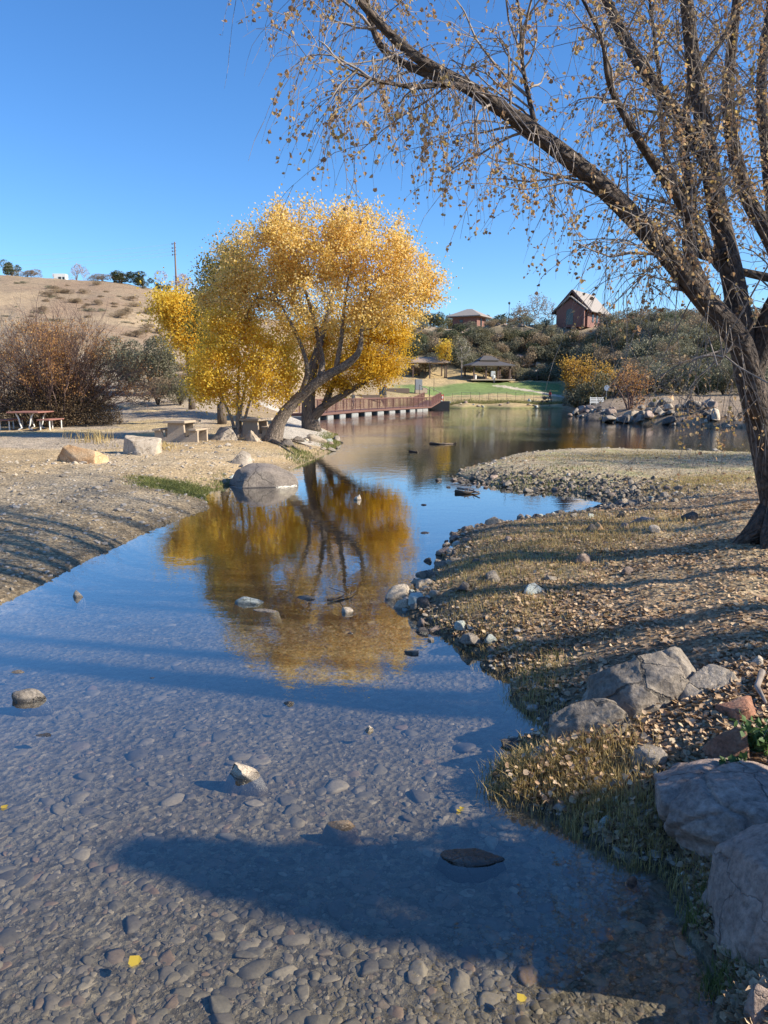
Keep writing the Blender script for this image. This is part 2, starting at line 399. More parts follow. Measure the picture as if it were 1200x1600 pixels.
# ------------------------------------------------------------------ ground sheet
def poly_dist(x, y, pts):
    P = np.array(pts, float); A = P[:-1]; B = P[1:]; E = B - A; L2 = (E ** 2).sum(1)
    out = np.empty(x.shape)
    for i in range(0, x.size, 100000):
        X = x[i:i + 100000, None]; Y = y[i:i + 100000, None]
        t = np.clip(((X - A[:, 0]) * E[:, 0] + (Y - A[:, 1]) * E[:, 1]) / L2, 0, 1)
        out[i:i + 100000] = np.sqrt(((X - A[:, 0] - t * E[:, 0]) ** 2 + (Y - A[:, 1] - t * E[:, 1]) ** 2).min(1))
    return out

def ground():
    a = np.concatenate([np.arange(-180, -36, 2.4), np.arange(-36, 36, .125), np.arange(36, 180, 2.4)]) * math.pi / 180
    R = np.geomspace(.6, 900, 1000)
    A2, R2 = np.meshgrid(a, R)
    x = (np.sin(A2) * R2).ravel(); y = (np.cos(A2) * R2).ravel()
    z = H(x, y); s = sdist(x, y); D = np.hypot(x, y); px = pcol(x, y)
    n1 = fbm2(x / 2.2, y / 2.2, 41, 4); n2 = fbm2(x * 1.7, y * 1.7, 51, 4); n3 = fbm2(x / 11, y / 11, 61, 4)
    C = np.zeros((x.size, 3))
    def mix(m, c):
        nonlocal C
        m = np.clip(m, 0, 1)[:, None]; C = C * (1 - m) + np.array(c) * m
    C[:] = (.325, .245, .15)
    left = sstep(560, 500, px) * (y > 0) + (y <= 0)
    mix(left * sstep(17, 21, D) * sstep(-.3, .3, n1 + .15), (.43, .315, .18))
    mix(left * sstep(9, 17, D) * .5 * sstep(0, .4, n1), (.36, .30, .22))
    # damp gravel rim
    pass
    # hills
    hl = left * sstep(40, 60, D)
    mix(hl, (.29, .215, .145)); mix(hl * sstep(-.1, .45, n3), (.39, .29, .185)); mix(hl * sstep(.1, .5, n2) * .6, (.22, .17, .11)); 
    mix(hl * sstep(.12, .4, -n3) * .6, (.27, .185, .125))
    # gravel path up the left slope
    gp = [hit(140, 690)[:2], hit(230, 655)[:2], hit(255, 620)[:2], hit(215, 597)[:2], hit(150, 560)[:2]]
    mix(sstep(4.2, 3.0, poly_dist(x, y, gp)) * left, (.37, .30, .225))
    mix(left * sstep(24, 27, D) * sstep(60, 40, D) * sstep(.1, .4, n1) * .6, (.5, .37, .17))
    # right bank: bare earth under the leaves
    rb = sstep(560, 620, px) * (D < 40)
    mix(rb, (.28, .205, .13)); mix(rb * sstep(.0, .4, n1) * .7, (.42, .32, .19)); mix(rb * sstep(-.05, .5, -n2) * .5, (.15, .105, .07))
    mix(sstep(.42, .04, s - .15 * n2) * (s > -.02) * (y > 0) * np.where(px > 560, .85, .5) * (D < 40), (.10, .08, .058))
    mix(rb * sstep(14, 20, D) * .8, (.40, .33, .215)); mix(rb * sstep(15, 19, D) * sstep(0, .4, n2) * .5, (.3, .30, .12))
    # far lawn and dry bank
    fl = sstep(600, 640, px) * sstep(890, 870, px) * sstep(95, 100, D)
    mix(fl, (.42, .315, .17))
    ly = (px - 640) / 240
    lo = np.interp(px, [600, 700, 800, 880], [108, 113, 117, 121]); hi = np.interp(px, [600, 640, 700, 760, 880], [118, 122, 128, 138, 139])
    mix(fl * sstep(lo - 1, lo + 2, D + 4 * n1) * sstep(hi + 1.5, hi - 1.5, D), (.17, .225, .08))
    mix(fl * sstep(1.3, .4, s) * .8, (.15, .16, .06))
    mix(fl * sstep(0, .5, n2) * sstep(hi, lo, D) * .3, (.2, .25, .09))
    hr = sstep(520, 600, px) * sstep(1, 4, z - 4.2) * sstep(100, 130, D)
    mix(hr, (.125, .105, .07)); mix(hr * sstep(0, .4, n2) * .5, (.22, .175, .12))
    ir = sstep(890, 905, px) * sstep(40, 46, D)
    mix(ir, (.32, .24, .165)); mix(ir * sstep(0, .3, n1) * .6, (.2, .15, .1)); mix(ir * sstep(75, 90, D) * .7, (.2, .165, .115))
    mix(sstep(162, 166, D) * sstep(560, 640, px), (.34, .27, .19))
    # concrete walk
    cw = [hit(470, 688)[:2], hit(484, 668)[:2], hit(470, 652)[:2], hit(440, 644)[:2], hit(420, 636)[:2]]
    mix(sstep(1.25, 1.15, poly_dist(x, y, cw)) * (s > .3), (.43, .385, .33))
    fw = [np.array([x_, y_]) for x_, y_ in (hit(778, 603)[:2], hit(820, 609)[:2], hit(855, 616)[:2], hit(890, 620)[:2])]
    mix(sstep(1.0, .8, poly_dist(x, y, fw)), (.5, .43, .33))
    # stream bed
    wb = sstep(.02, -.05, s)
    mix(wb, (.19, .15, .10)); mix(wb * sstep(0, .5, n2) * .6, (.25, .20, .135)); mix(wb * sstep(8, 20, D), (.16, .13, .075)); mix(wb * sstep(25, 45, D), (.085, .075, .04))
    nr, na = R2.shape
    i = np.arange(nr - 1)[:, None] * na; j = np.arange(na)[None]; k = (j + 1) % na
    F = np.stack([i + j, i + na + j, i + na + k, i + k], -1).reshape(-1, 4)
    V = np.stack([x, y, z], -1)
    c0 = len(V); V = np.concatenate([V, [[0, 0, float(z[:na].mean())]]]); C = np.concatenate([C, C[:1]])
    jj = np.arange(na); T = np.stack([np.full(na, c0), jj, (jj + 1) % na], -1)
    F = F[:, ::-1]; T = T[:, ::-1]
    m, nt, b = newmat('ground_earth')
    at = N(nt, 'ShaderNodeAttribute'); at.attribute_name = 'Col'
    co = coords(nt)
    nz = []
    for sc_, dt in ((1.1, 8), (22, 6), (140, 3)):
        n = N(nt, 'ShaderNodeTexNoise', Scale=sc_, Detail=dt, Roughness=.7); nt.links.new(co, n.inputs['Vector']); nz.append(n)
    vo = N(nt, 'ShaderNodeTexVoronoi', Scale=24.0); nt.links.new(co, vo.inputs['Vector'])
    vm = N(nt, 'ShaderNodeMapRange'); vm.inputs[3].default_value = .62; vm.inputs[4].default_value = 1.4
    sx = N(nt, 'ShaderNodeSeparateColor'); nt.links.new(vo.outputs['Color'], sx.inputs[0]); nt.links.new(sx.outputs[0], vm.inputs[0])
    cur = at.outputs['Color']
    def mul(cur, sock):
        q = N(nt, 'ShaderNodeVectorMath', operation='SCALE'); nt.links.new(cur, q.inputs[0]); nt.links.new(sock, q.inputs['Scale']); return q.outputs[0]
    for n, (lo_, hi_) in zip(nz, ((.75, 1.25), (.6, 1.4), (.65, 1.35))):
        mr = N(nt, 'ShaderNodeMapRange'); mr.inputs[1].default_value = .3; mr.inputs[2].default_value = .7; mr.inputs[3].default_value = lo_; mr.inputs[4].default_value = hi_
        nt.links.new(n.outputs['Fac'], mr.inputs[0]); cur = mul(cur, mr.outputs[0])
    cur = mul(cur, vm.outputs[0])
    nt.links.new(cur, b.inputs['Base Color']); b.inputs['Roughness'].default_value = .95
    b.inputs['Specular IOR Level'].default_value = .15
    h = N(nt, 'ShaderNodeMath', operation='ADD'); nt.links.new(nz[1].outputs['Fac'], h.inputs[0]); nt.links.new(vo.outputs['Distance'], h.inputs[1])
    bp = N(nt, 'ShaderNodeBump', Strength=.6, Distance=.03); nt.links.new(h.outputs[0], bp.inputs['Height']); nt.links.new(bp.outputs[0], b.inputs['Normal'])
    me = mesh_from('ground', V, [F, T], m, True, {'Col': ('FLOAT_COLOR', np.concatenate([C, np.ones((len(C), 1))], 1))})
    o = link('ground', me); tag(o, 'stony earth banks, stream bed and dry brown hills around the pond', 'ground', kind='structure')
ground()

def water():
    m, nt, b = newmat('pond_water'); nt.nodes.remove(b)
    co = coords(nt)
    mp = N(nt, 'ShaderNodeMapping'); mp.inputs['Scale'].default_value = (1, 1.0, 1); nt.links.new(co, mp.inputs[0])
    n1 = N(nt, 'ShaderNodeTexNoise', Scale=2.2, Detail=3, Roughness=.55); nt.links.new(mp.outputs[0], n1.inputs['Vector'])
    n2 = N(nt, 'ShaderNodeTexNoise', Scale=14.0, Detail=2, Roughness=.5); nt.links.new(mp.outputs[0], n2.inputs['Vector'])
    n3 = N(nt, 'ShaderNodeTexNoise', Scale=.12, Detail=2, Roughness=.5); nt.links.new(mp.outputs[0], n3.inputs['Vector'])
    ln = N(nt, 'ShaderNodeVectorMath', operation='LENGTH'); nt.links.new(co, ln.inputs[0])
    far = N(nt, 'ShaderNodeMapRange'); far.inputs[1].default_value = 20; far.inputs[2].default_value = 45; far.inputs[3].default_value = 0.0; far.inputs[4].default_value = 1.0
    nt.links.new(ln.outputs['Value'], far.inputs[0])
    pr = N(nt, 'ShaderNodeMapRange'); pr.inputs[1].default_value = .45; pr.inputs[2].default_value = .65; pr.inputs[3].default_value = .5; pr.inputs[4].default_value = 2.0
    nt.links.new(n3.outputs['Fac'], pr.inputs[0])
    fm = N(nt, 'ShaderNodeMath', operation='MULTIPLY_ADD'); nt.links.new(far.outputs[0], fm.inputs[0]); nt.links.new(pr.outputs[0], fm.inputs[1]); fm.inputs[2].default_value = .24
    sm = N(nt, 'ShaderNodeMath', operation='MULTIPLY_ADD'); sm.inputs[1].default_value = .22; nt.links.new(n2.outputs['Fac'], sm.inputs[0]); nt.links.new(n1.outputs['Fac'], sm.inputs[2])
    bp = N(nt, 'ShaderNodeBump', Distance=.010); nt.links.new(fm.outputs[0], bp.inputs['Strength']); nt.links.new(sm.outputs[0], bp.inputs['Height'])
    gl = N(nt, 'ShaderNodeBsdfGlossy', Roughness=.02); gl.inputs['Color'].default_value = (1, 1, 1, 1); nt.links.new(bp.outputs[0], gl.inputs['Normal'])
    tr = N(nt, 'ShaderNodeBsdfTransparent'); tr.inputs[0].default_value = (.9, .93, .93, 1)
    ge = N(nt, 'ShaderNodeNewGeometry'); dt = N(nt, 'ShaderNodeVectorMath', operation='DOT_PRODUCT'); nt.links.new(bp.outputs[0], dt.inputs[0]); nt.links.new(ge.outputs['Incoming'], dt.inputs[1])
    ab = N(nt, 'ShaderNodeMath', operation='ABSOLUTE'); nt.links.new(dt.outputs['Value'], ab.inputs[0])
    om = N(nt, 'ShaderNodeMath', operation='SUBTRACT', use_clamp=True); om.inputs[0].default_value = 1; nt.links.new(ab.outputs[0], om.inputs[1])
    pw = N(nt, 'ShaderNodeMath', operation='POWER'); pw.inputs[1].default_value = 3.0; nt.links.new(om.outputs[0], pw.inputs[0])
    fr = N(nt, 'ShaderNodeMath', operation='MULTIPLY_ADD'); fr.inputs[1].default_value = .95; fr.inputs[2].default_value = .05; nt.links.new(pw.outputs[0], fr.inputs[0])
    mx = N(nt, 'ShaderNodeMixShader'); nt.links.new(fr.outputs[0], mx.inputs[0]); nt.links.new(tr.outputs[0], mx.inputs[1]); nt.links.new(gl.outputs[0], mx.inputs[2])
    nt.links.new(mx.outputs[0], nt.nodes['Material Output'].inputs[0])
    va = N(nt, 'ShaderNodeVolumeAbsorption', Density=1.35); va.inputs[0].default_value = (.56, .52, .42, 1)
    nt.links.new(va.outputs[0], nt.nodes['Material Output'].inputs['Volume'])
    q = MB(); q.box((10, 55, -1.75), (80, 112, 3.5))
    o = q.build('water', m); tag(o, 'calm shallow stream water opening into the pond, mirroring trees and sky', 'water', kind='structure')
water()

# ------------------------------------------------------------------ rocks
_ico = {}
def ico(n):
    if n not in _ico:
        bm = bmesh.new(); bmesh.ops.create_icosphere(bm, subdivisions=n, radius=1)
        v = np.array([q.co[:] for q in bm.verts]); f = np.array([[q.index for q in fc.verts] for fc in bm.faces]); bm.free()
        _ico[n] = (v, f)
    return _ico[n]

def rock_geo(seed, dims, n=3, planes=9, cut=(.5, .85), rough=.12, flatbase=True, cracks=0, freq=1.6):
    r = np.random.default_rng(seed); v, f = ico(n); v = v.copy()
    v = v * (1 + .35 * fbm3(v * 1.1 + seed * 3.7, seed, 2))[:, None]
    for k in range(planes):
        nn = r.normal(size=3); nn[2] = abs(nn[2]) * .8 - .1; nn /= np.linalg.norm(nn)
        d = r.uniform(*cut); e = v @ nn - d
        v -= np.maximum(e, 0)[:, None] * nn * .94
    v = v * (1 + rough * fbm3(v * freq * 1.6 + seed, seed + 5, 5))[:, None]
    if cracks:
        for k in range(cracks):
            nn = r.normal(size=3); nn[2] *= .35; nn /= np.linalg.norm(nn)
            e = v @ nn - r.uniform(-.45, .45) + .22 * fbm3(v * 1.7 + k * 9, seed + k, 3)
            v *= (1 - .07 * np.exp(-(e / .028) ** 2))[:, None]
    lo_, hi_ = v.min(0), v.max(0); v = (v - (lo_ + hi_) / 2) / ((hi_ - lo_) / 2)
    if flatbase: v[:, 2] = np.where(v[:, 2] < -.35, -.35 + (v[:, 2] + .35) * .2, v[:, 2])
    return v * np.array(dims) / 2 * np.array([1, 1, 1.0]), f

def rock(name, label, cat, px, py, w, h, mat, seed=1, depth=None, rz=0, n=4, sink=.25, group=None, at=None, tilt=(0, 0), **kw):
    "w, h in metres; px, py: photo pixel of the middle of its foot"
    p = hit(px, py) if at is None else np.array(at)
    if w >= 4: 
        dq = w * (depth or .8); h = max(.35 * h, h - .5 * dq * (CAMH - p[2]) / p[1])
        w = w * p[1] / 1214; h = h * p[1] / 1214; depth = depth and depth * w
    dep = depth or w * .8
    v, f = rock_geo(seed, (w, dep, 2 * h), n, **kw)
    bed = h1(p[0], p[1])
    if bed < -.01 and w > .135:                                            # a stone in the stream reaches down to the bed
        low = v[:, 2] < 0; k = (-bed - sink * h + .03) / max(1e-3, -v[:, 2].min())
        if k > 1:
            v[:, :2] *= 1 + .3 * np.clip(-v[:, 2:3] / max(1e-3, -v[:, 2].min()), 0, 1); v[:, 2] = np.where(low, v[:, 2] * k, v[:, 2])
    if tilt != (0, 0):
        v = v @ np.array(Euler((tilt[0], tilt[1], 0)).to_matrix()).T
    me = mesh_from(name, v, [f], mat, True)
    dr = np.array([p[0], p[1]]) / math.hypot(p[0], p[1])
    o = link(name, me, None, (p[0] + dr[0] * dep * .4, p[1] + dr[1] * dep * .4, p[2] - sink * h), (0, 0, rz))
    return tag(o, label, cat, group)

M_GRANITE = rockmat('grey_granite', [(.15, .125, .10), (.28, .235, .19), (.42, .36, .29)], 2.2, .6)
M_PINK = rockmat('pinkish_granite', [(.18, .13, .105), (.33, .245, .20), (.45, .35, .285)], 2.0, .6)
M_SAND = rockmat('orange_sandstone', [(.32, .17, .08), (.50, .31, .16), (.60, .45, .29)], 2.6, .6)
M_TAN = rockmat('tan_stone', [(.34, .26, .185), (.50, .41, .31), (.60, .52, .42)], 5, .5)
M_DARK = rockmat('dark_stone', [(.05, .045, .04), (.12, .10, .085), (.20, .17, .145)], 5, .5)
M_DOME = rockmat('smooth_brown_granite', [(.15, .125, .105), (.23, .19, .16), (.30, .255, .21)], 1.6, .2)
M_RED = rockmat('rusty_red_rock', [(.16, .075, .05), (.30, .14, .085), (.40, .28, .20)], 3.5, .6)
M_PALE = rockmat('pale_green_stone', [(.33, .36, .31), (.50, .53, .47), (.66, .67, .60)], 6, .5)

def stones():
    # big boulders of the right bank
    rock('boulder', 'large rounded grey boulder with cracks on the right bank, sunlit on top', 'boulder', 1003, 1114, 228, 150, M_GRANITE, 221, .8, .0, 6, .15, planes=7, cut=(.6, .88), rough=.14, cracks=3)
    rock('boulder', 'low grey cracked boulder at the water edge in front of the large rounded one', 'boulder', 930, 1160, 170, 98, M_GRANITE, 22, .6, -.1, 6, .2, planes=8, cut=(.55, .85), rough=.14, cracks=3)
    rock('boulder', 'flat grey boulder joining the large rounded boulder on its right', 'boulder', 1112, 1088, 110, 64, M_GRANITE, 23, .7, .3, 5, .2, planes=6, cracks=2)
    rock('boulder', 'grey rounded shoulder of rock left of the large cracked boulder', 'boulder', 934, 1104, 70, 80, M_GRANITE, 24, .9, .1, 5, .2, planes=6, cracks=1)
    rock('boulder', 'small round grey rock among leaves below the cracked boulders', 'boulder', 1016, 1198, 64, 44, M_GRANITE, 25, .9, .5, 4, .25)
    rock('boulder', 'small grey rock half buried behind the round one in the leaves', 'boulder', 1008, 1170, 46, 32, M_GRANITE, 26, .9, 0, 4, .3)
    rock('boulder', 'rusty red angular rock with a pale top above the smooth boulder', 'boulder', 1132, 1206, 84, 110, M_RED, 27, 1.0, .2, 5, .2, planes=11, cut=(.45, .75))
    rock('boulder', 'grey and red rock lying behind the rusty angular rock', 'boulder', 1158, 1122, 80, 48, M_RED, 28, .9, .6, 4, .25, planes=9)
    rock('boulder', 'broad smooth pinkish grey boulder sloping up from the leaves at the right edge', 'boulder', 1165, 1312, 330, 160, M_PINK, 229, .75, .0, 6, .12, planes=9, cut=(.5, .85), rough=.12, cracks=3)
    rock('boulder', 'largest smooth pinkish slab boulder at the lower right edge of the bank', 'boulder', 1275, 1500, 410, 400, M_PINK, 231, .9, .0, 6, .12, planes=9, cut=(.45, .8), rough=.11, cracks=2)
    rock('stone', 'angular pink stone in the bottom right corner at the water edge', 'stone', 1188, 1600, 80, 95, M_PINK, 31, .8, .2, 4, .1, planes=12, cut=(.4, .7), rough=.04)
    rock('stone', 'small pale stone on bare earth behind the big grey boulder', 'stone', 1182, 1042, 22, 22, M_TAN, 32, .9, .3, 3, .15)
    rock('stone', 'pale grey flat topped stone alone on the leafy gravel bank', 'stone', 835, 930, 46, 27, M_PALE, 33, .7, -.1, 4, .2, planes=10, cut=(.45, .75))
    rock('stone', 'pale wedge stone at the tip of the bank, upper one of the pair', 'stone', 624, 938, 50, 32, M_TAN, 34, .7, 0, 4, .15, planes=11, cut=(.4, .75))
    rock('stone', 'pale block stone in the water just below the wedge stone', 'stone', 628, 953, 40, 24, M_TAN, 35, .7, .1, 4, .2, planes=9)
    rock('stone', 'white topped stone lying in the dry grass by the water', 'stone', 962, 1258, 26, 16, M_PALE, 36, .8, .3, 3, .1, planes=9)
    rock('stone', 'rounded grey stone below the dry grass with one wet foot', 'stone', 920, 1307, 27, 18, M_GRANITE, 37, .8, 0, 3, .2, planes=4)
    rock('stone', 'upright pale grey stone leaning in the grass at the edge', 'stone', 943, 1294, 26, 26, M_PALE, 38, .8, .6, 3, .2, planes=9)
    rock('stone', 'tan wedge stone at the dark shore right of the grey ones', 'stone', 974, 1343, 38, 24, M_TAN, 39, .8, .2, 3, .2, planes=9)
    rock('stone', 'small reddish stone standing in shaded water by the shore', 'stone', 988, 1386, 24, 24, M_RED, 40, .8, .2, 3, .25, planes=8)
    rock('stone', 'grey green square stone at the shore left of the cracked boulders', 'stone', 850, 1192, 50, 34, M_PALE, 41, .8, .2, 4, .25, planes=9)
    rock('stone', 'dark wet stone in the water left of the grey green one', 'stone', 812, 1170, 60, 18, M_DARK, 42, .8, .2, 4, .3)
    rock('stone', 'orange tan stone on the grass beside the inlet', 'stone', 932, 830, 26, 18, M_SAND, 43, .8, .2, 4, .2, planes=9)
    rock('stone', 'long flat pinkish slab stone just right of the inlet', 'stone', 1000, 818, 62, 16, M_PINK, 44, .5, .1, 4, .25, planes=9)
    # left bank
    rock('boulder', 'long orange sandstone block lying on the left gravel', 'boulder', 131, 724, 1.32, .50, M_SAND, 51, .8, .12, 5, .1, planes=14, cut=(.5, .72), rough=.06)
    rock('boulder', 'pale sandstone block with a sloping top in front of the concrete table', 'boulder', 223, 710, 1.2, .60, M_TAN, 52, .9, -.35, 5, .12, planes=13, cut=(.48, .74), rough=.06)
    rock('stone', 'small grey stone at the foot of the pale sandstone block', 'stone', 213, 712, .42, .15, M_GRANITE, 53, .25, 0, 3, .15)
    rock('boulder', 'grey boulder with one bright face on the slope below the trees', 'boulder', 374, 726, .78, .42, M_GRANITE, 54, .6, .3, 5, .15, planes=12, cut=(.45, .72), rough=.06)
    rock('boulder', 'big smooth dome boulder standing in the water at the left shore', 'boulder', 410, 762, 1.72, .54, M_DOME, 155, 1.3, .05, 6, .04, planes=4, cut=(.66, .8), rough=.03, cracks=0)
    rock('stone', 'pale low stone at the left foot of the dome boulder', 'stone', 366, 749, .34, .16, M_PALE, 56, .3, .4, 3, .3)
    rock('boulder', 'grey block boulder in the tree shade between the concrete tables', 'boulder', 350, 688, 1.3, .55, M_GRANITE, 57, .9, .3, 4, .1, planes=12, cut=(.5, .75))
    rock('boulder', 'long pale rock at the shore just right of the dark trunk', 'boulder', 490, 690, 1.1, .28, M_TAN, 58, .6, .1, 4, .2, planes=9)
    # stones standing in the stream
    L = [(122, 934, 18, 17, M_TAN, 61, 'small pointed pale stone standing in blue water near the left bank', 9),
         (389, 946, 42, 17, M_PALE, 62, 'white flat faced stone at the edge of the yellow reflection', 11),
         (416, 957, 38, 5, M_TAN, 63, 'thin tan stone barely above water right of the white one', 4),
         (478, 937, 32, 9, M_GRANITE, 64, 'low grey stone with debris in the yellow reflection', 9),
         (558, 782, 15, 12, M_TAN, 65, 'lone pointed stone in the water beyond the dome boulder', 9),
         (643, 1024, 22, 10, M_GRANITE, 66, 'small grey stone just off the tip of the right bank', 9),
         (50, 1096, 52, 30, M_GRANITE, 67, 'rounded two toned grey stone near the left edge of the water', 4),
         (28, 1052, 20, 6, M_TAN, 68, 'tiny flat pale stone above the rounded two toned stone', 6),
         (70, 1151, 26, 4, M_DARK, 69, 'thin dark sliver stone below the rounded two toned stone', 6),
         (451, 1103, 18, 9, M_DARK, 70, 'small dark wet stone under the yellow reflection', 6),
         (576, 1144, 18, 14, M_TAN, 71, 'tiny pale upright stone in the middle of the stream', 9),
         (383, 1217, 66, 38, M_TAN, 72, 'pale pyramid stone standing in the middle of the stream', 13),
         (533, 1298, 54, 22, M_SAND, 73, 'low orange tan wedge stone right of the pyramid stone', 10),
         (738, 1352, 92, 22, M_DARK, 74, 'flat dark brown wet stone before the shadowed water', 6),
         (662, 790, 10, 3, M_DARK, 75, 'dark flat stone in the blue inlet mouth', 7),
         (664, 834, 14, 4, M_DARK, 76, 'dark stone at the edge of the inlet, nearest the yellow reflection', 7),
         (238, 1061, 8, 2, M_DARK, 77, 'tiny dark speck of stone in the blue water', 5),
         (548, 990, 9, 3, M_DARK, 78, 'tiny dark stone under the low grey stone with debris', 5)]
    for px, py, w, h, m, sd, lb, pl in L:
        kw = dict(cut=(.3, .62), rough=.03) if pl > 8 else {}
        rock('stone', lb, 'stone', px, py, w * 1.18, h * .85, m, sd, .5, (sd % 3 - 1) * .15, 4, .12, planes=pl, **kw)
stones()

def inst(variants, pos, scl, rz, tilt=None, mb=None):
    mb = mb or MB(); n = len(pos); w = rng.integers(0, len(variants), n)
    for k, (v, f) in enumerate(variants):
        s = np.nonzero(w == k)[0]
        if not len(s): continue
        c, q = np.cos(rz[s]), np.sin(rz[s])
        P = v[None] * scl[s][:, None, :]
        if tilt is not None:
            tx = tilt[s]; ct, st = np.cos(tx)[:, None], np.sin(tx)[:, None]
            P = np.stack([P[..., 0], P[..., 1] * ct - P[..., 2] * st, P[..., 1] * st + P[..., 2] * ct], -1)
        X = P[..., 0] * c[:, None] - P[..., 1] * q[:, None]; Y = P[..., 0] * q[:, None] + P[..., 1] * c[:, None]
        V = np.stack([X, Y, P[..., 2]], -1) + pos[s][:, None, :]
        F = (f[None] + (np.arange(len(s)) * len(v))[:, None, None]).reshape(-1, f.shape[1])
        mb.add(V.reshape(-1, 3), F)
    return mb

def scatter(n, D0, D1, p0, p1, power=1.0, cond=None):
    "random plan positions, denser near the camera"
    u = rng.random(n); D = (D0 ** (1 - power) + u * (D1 ** (1 - power) - D0 ** (1 - power))) ** (1 / (1 - power)) if power != 1 else D0 * (D1 / D0) ** u
    px = rng.uniform(p0, p1, n); x = (px - 600) / FPX * CP * D
    s = sdist(x, D)
    k = cond(x, D, s, px) if cond else np.ones(n, bool)
    return x[k], D[k], s[k], px[k]

def pebbles():
    var = [rock_geo(200 + i, (1, 1, 1), 2, planes=12, cut=(.38, .7), rough=.12, flatbase=False) for i in range(14)]
    x, y, s, px = scatter(24000, 2.2, 13, -150, 1300, 1.7, lambda x, y, s, p: (s < -.02))
    n = len(x); sz = np.clip(np.exp(rng.normal(-3.95, .68, n)), .009, .15) * np.interp(y, [2, 5, 12], [.9, 1.25, 1.8])
    z = H(x, y); dep = -z
    hh = np.minimum(sz * rng.uniform(.10, .34, n), dep * .7)
    pos = np.stack([x, y, z - hh * .08], -1)
    scl = np.stack([sz, sz * rng.uniform(.6, 1, n), hh], -1)
    mb = inst(var, pos, scl, rng.uniform(0, 6.3, n), rng.normal(0, .15, n))
    m = islandmat('streambed_stone', [(.10, .078, .055), (.19, .15, .10), (.14, .115, .085), (.26, .20, .13), (.15, .12, .085), (.36, .28, .19), (.11, .088, .068), (.21, .165, .12), (.24, .15, .09)], .7, 40)
    tag(mb.build('streambed_pebbles', m, smooth=True), 'flat brown and grey pebbles lying on the stream bed', 'pebbles', kind='stuff')
    # loose gravel on both banks
    var2 = [rock_geo(300 + i, (1, 1, 1), 1, planes=7, cut=(.5, .8), rough=.1, flatbase=False) for i in range(8)]
    xs = []
    x, y, s, px = scatter(22000, 3, 30, -100, 1350, 1.4, lambda x, y, s, p: (s > .0) & (s < np.where(p < 560, 9, np.where(y > 13, 2.2, .45)) * (1 - .6 * rng.random(len(s)))))
    n = len(x); sz = np.clip(np.exp(rng.normal(-3.5, .5, n)), .012, .12) * np.interp(y, [3, 8, 25], [.6, 1.1, 2.0])
    pos = np.stack([x, y, H(x, y) + sz * .1], -1); scl = np.stack([sz, sz * rng.uniform(.6, 1, n), sz * rng.uniform(.3, .7, n)], -1)
    mb = inst(var2, pos, scl, rng.uniform(0, 6.3, n), rng.normal(0, .3, n))
    m = islandmat('bank_gravel', [(.20, .16, .12), (.34, .28, .21), (.27, .235, .20), (.45, .37, .27), (.33, .29, .25), (.5, .44, .36), (.17, .145, .12)], .85, 40)
    tag(mb.build('gravel', m, smooth=False), 'loose grey and tan gravel scattered over the banks', 'gravel', kind='stuff')
pebbles()

def rubble():
    var = [rock_geo(450 + i, (1, .8, .7), 2, planes=10, cut=(.42, .75), rough=.08, flatbase=False) for i in range(8)]
    L = np.array([atz(*p) for p in [(722, 747), (773, 757), (830, 761), (880, 764), (925, 770), (985, 776), (1010, 786), (990, 795), (940, 801), (900, 806)]])
    t = rng.uniform(0, len(L) - 1, 1500); i = t.astype(int); f = (t - i)[:, None]; q = L[i] * (1 - f) + L[np.minimum(i + 1, len(L) - 1)] * f + rng.normal(size=(1500, 2)) * np.array([.5, .75])
    s = sdist(q[:, 0], q[:, 1]); q = q[s > -.35]; n = len(q); w = np.clip(np.exp(rng.normal(-2.85, .5, n)), .03, .2)
    mb = inst(var, np.stack([q[:, 0], q[:, 1], np.maximum(H(q[:, 0], q[:, 1]), -.03) + w * .12], -1), np.stack([w, w, w], -1), rng.uniform(0, 6.3, n), rng.normal(0, .3, n))
    m = islandmat('rubble_stone', [(.06, .05, .04), (.14, .115, .09), (.09, .08, .068), (.24, .195, .145), (.12, .10, .08), (.32, .27, .21), (.08, .065, .055)], .85, 30)
    tag(mb.build('rubble', m), 'small broken dark stones packed around the head of the inlet', 'rubble', kind='stuff')
rubble()

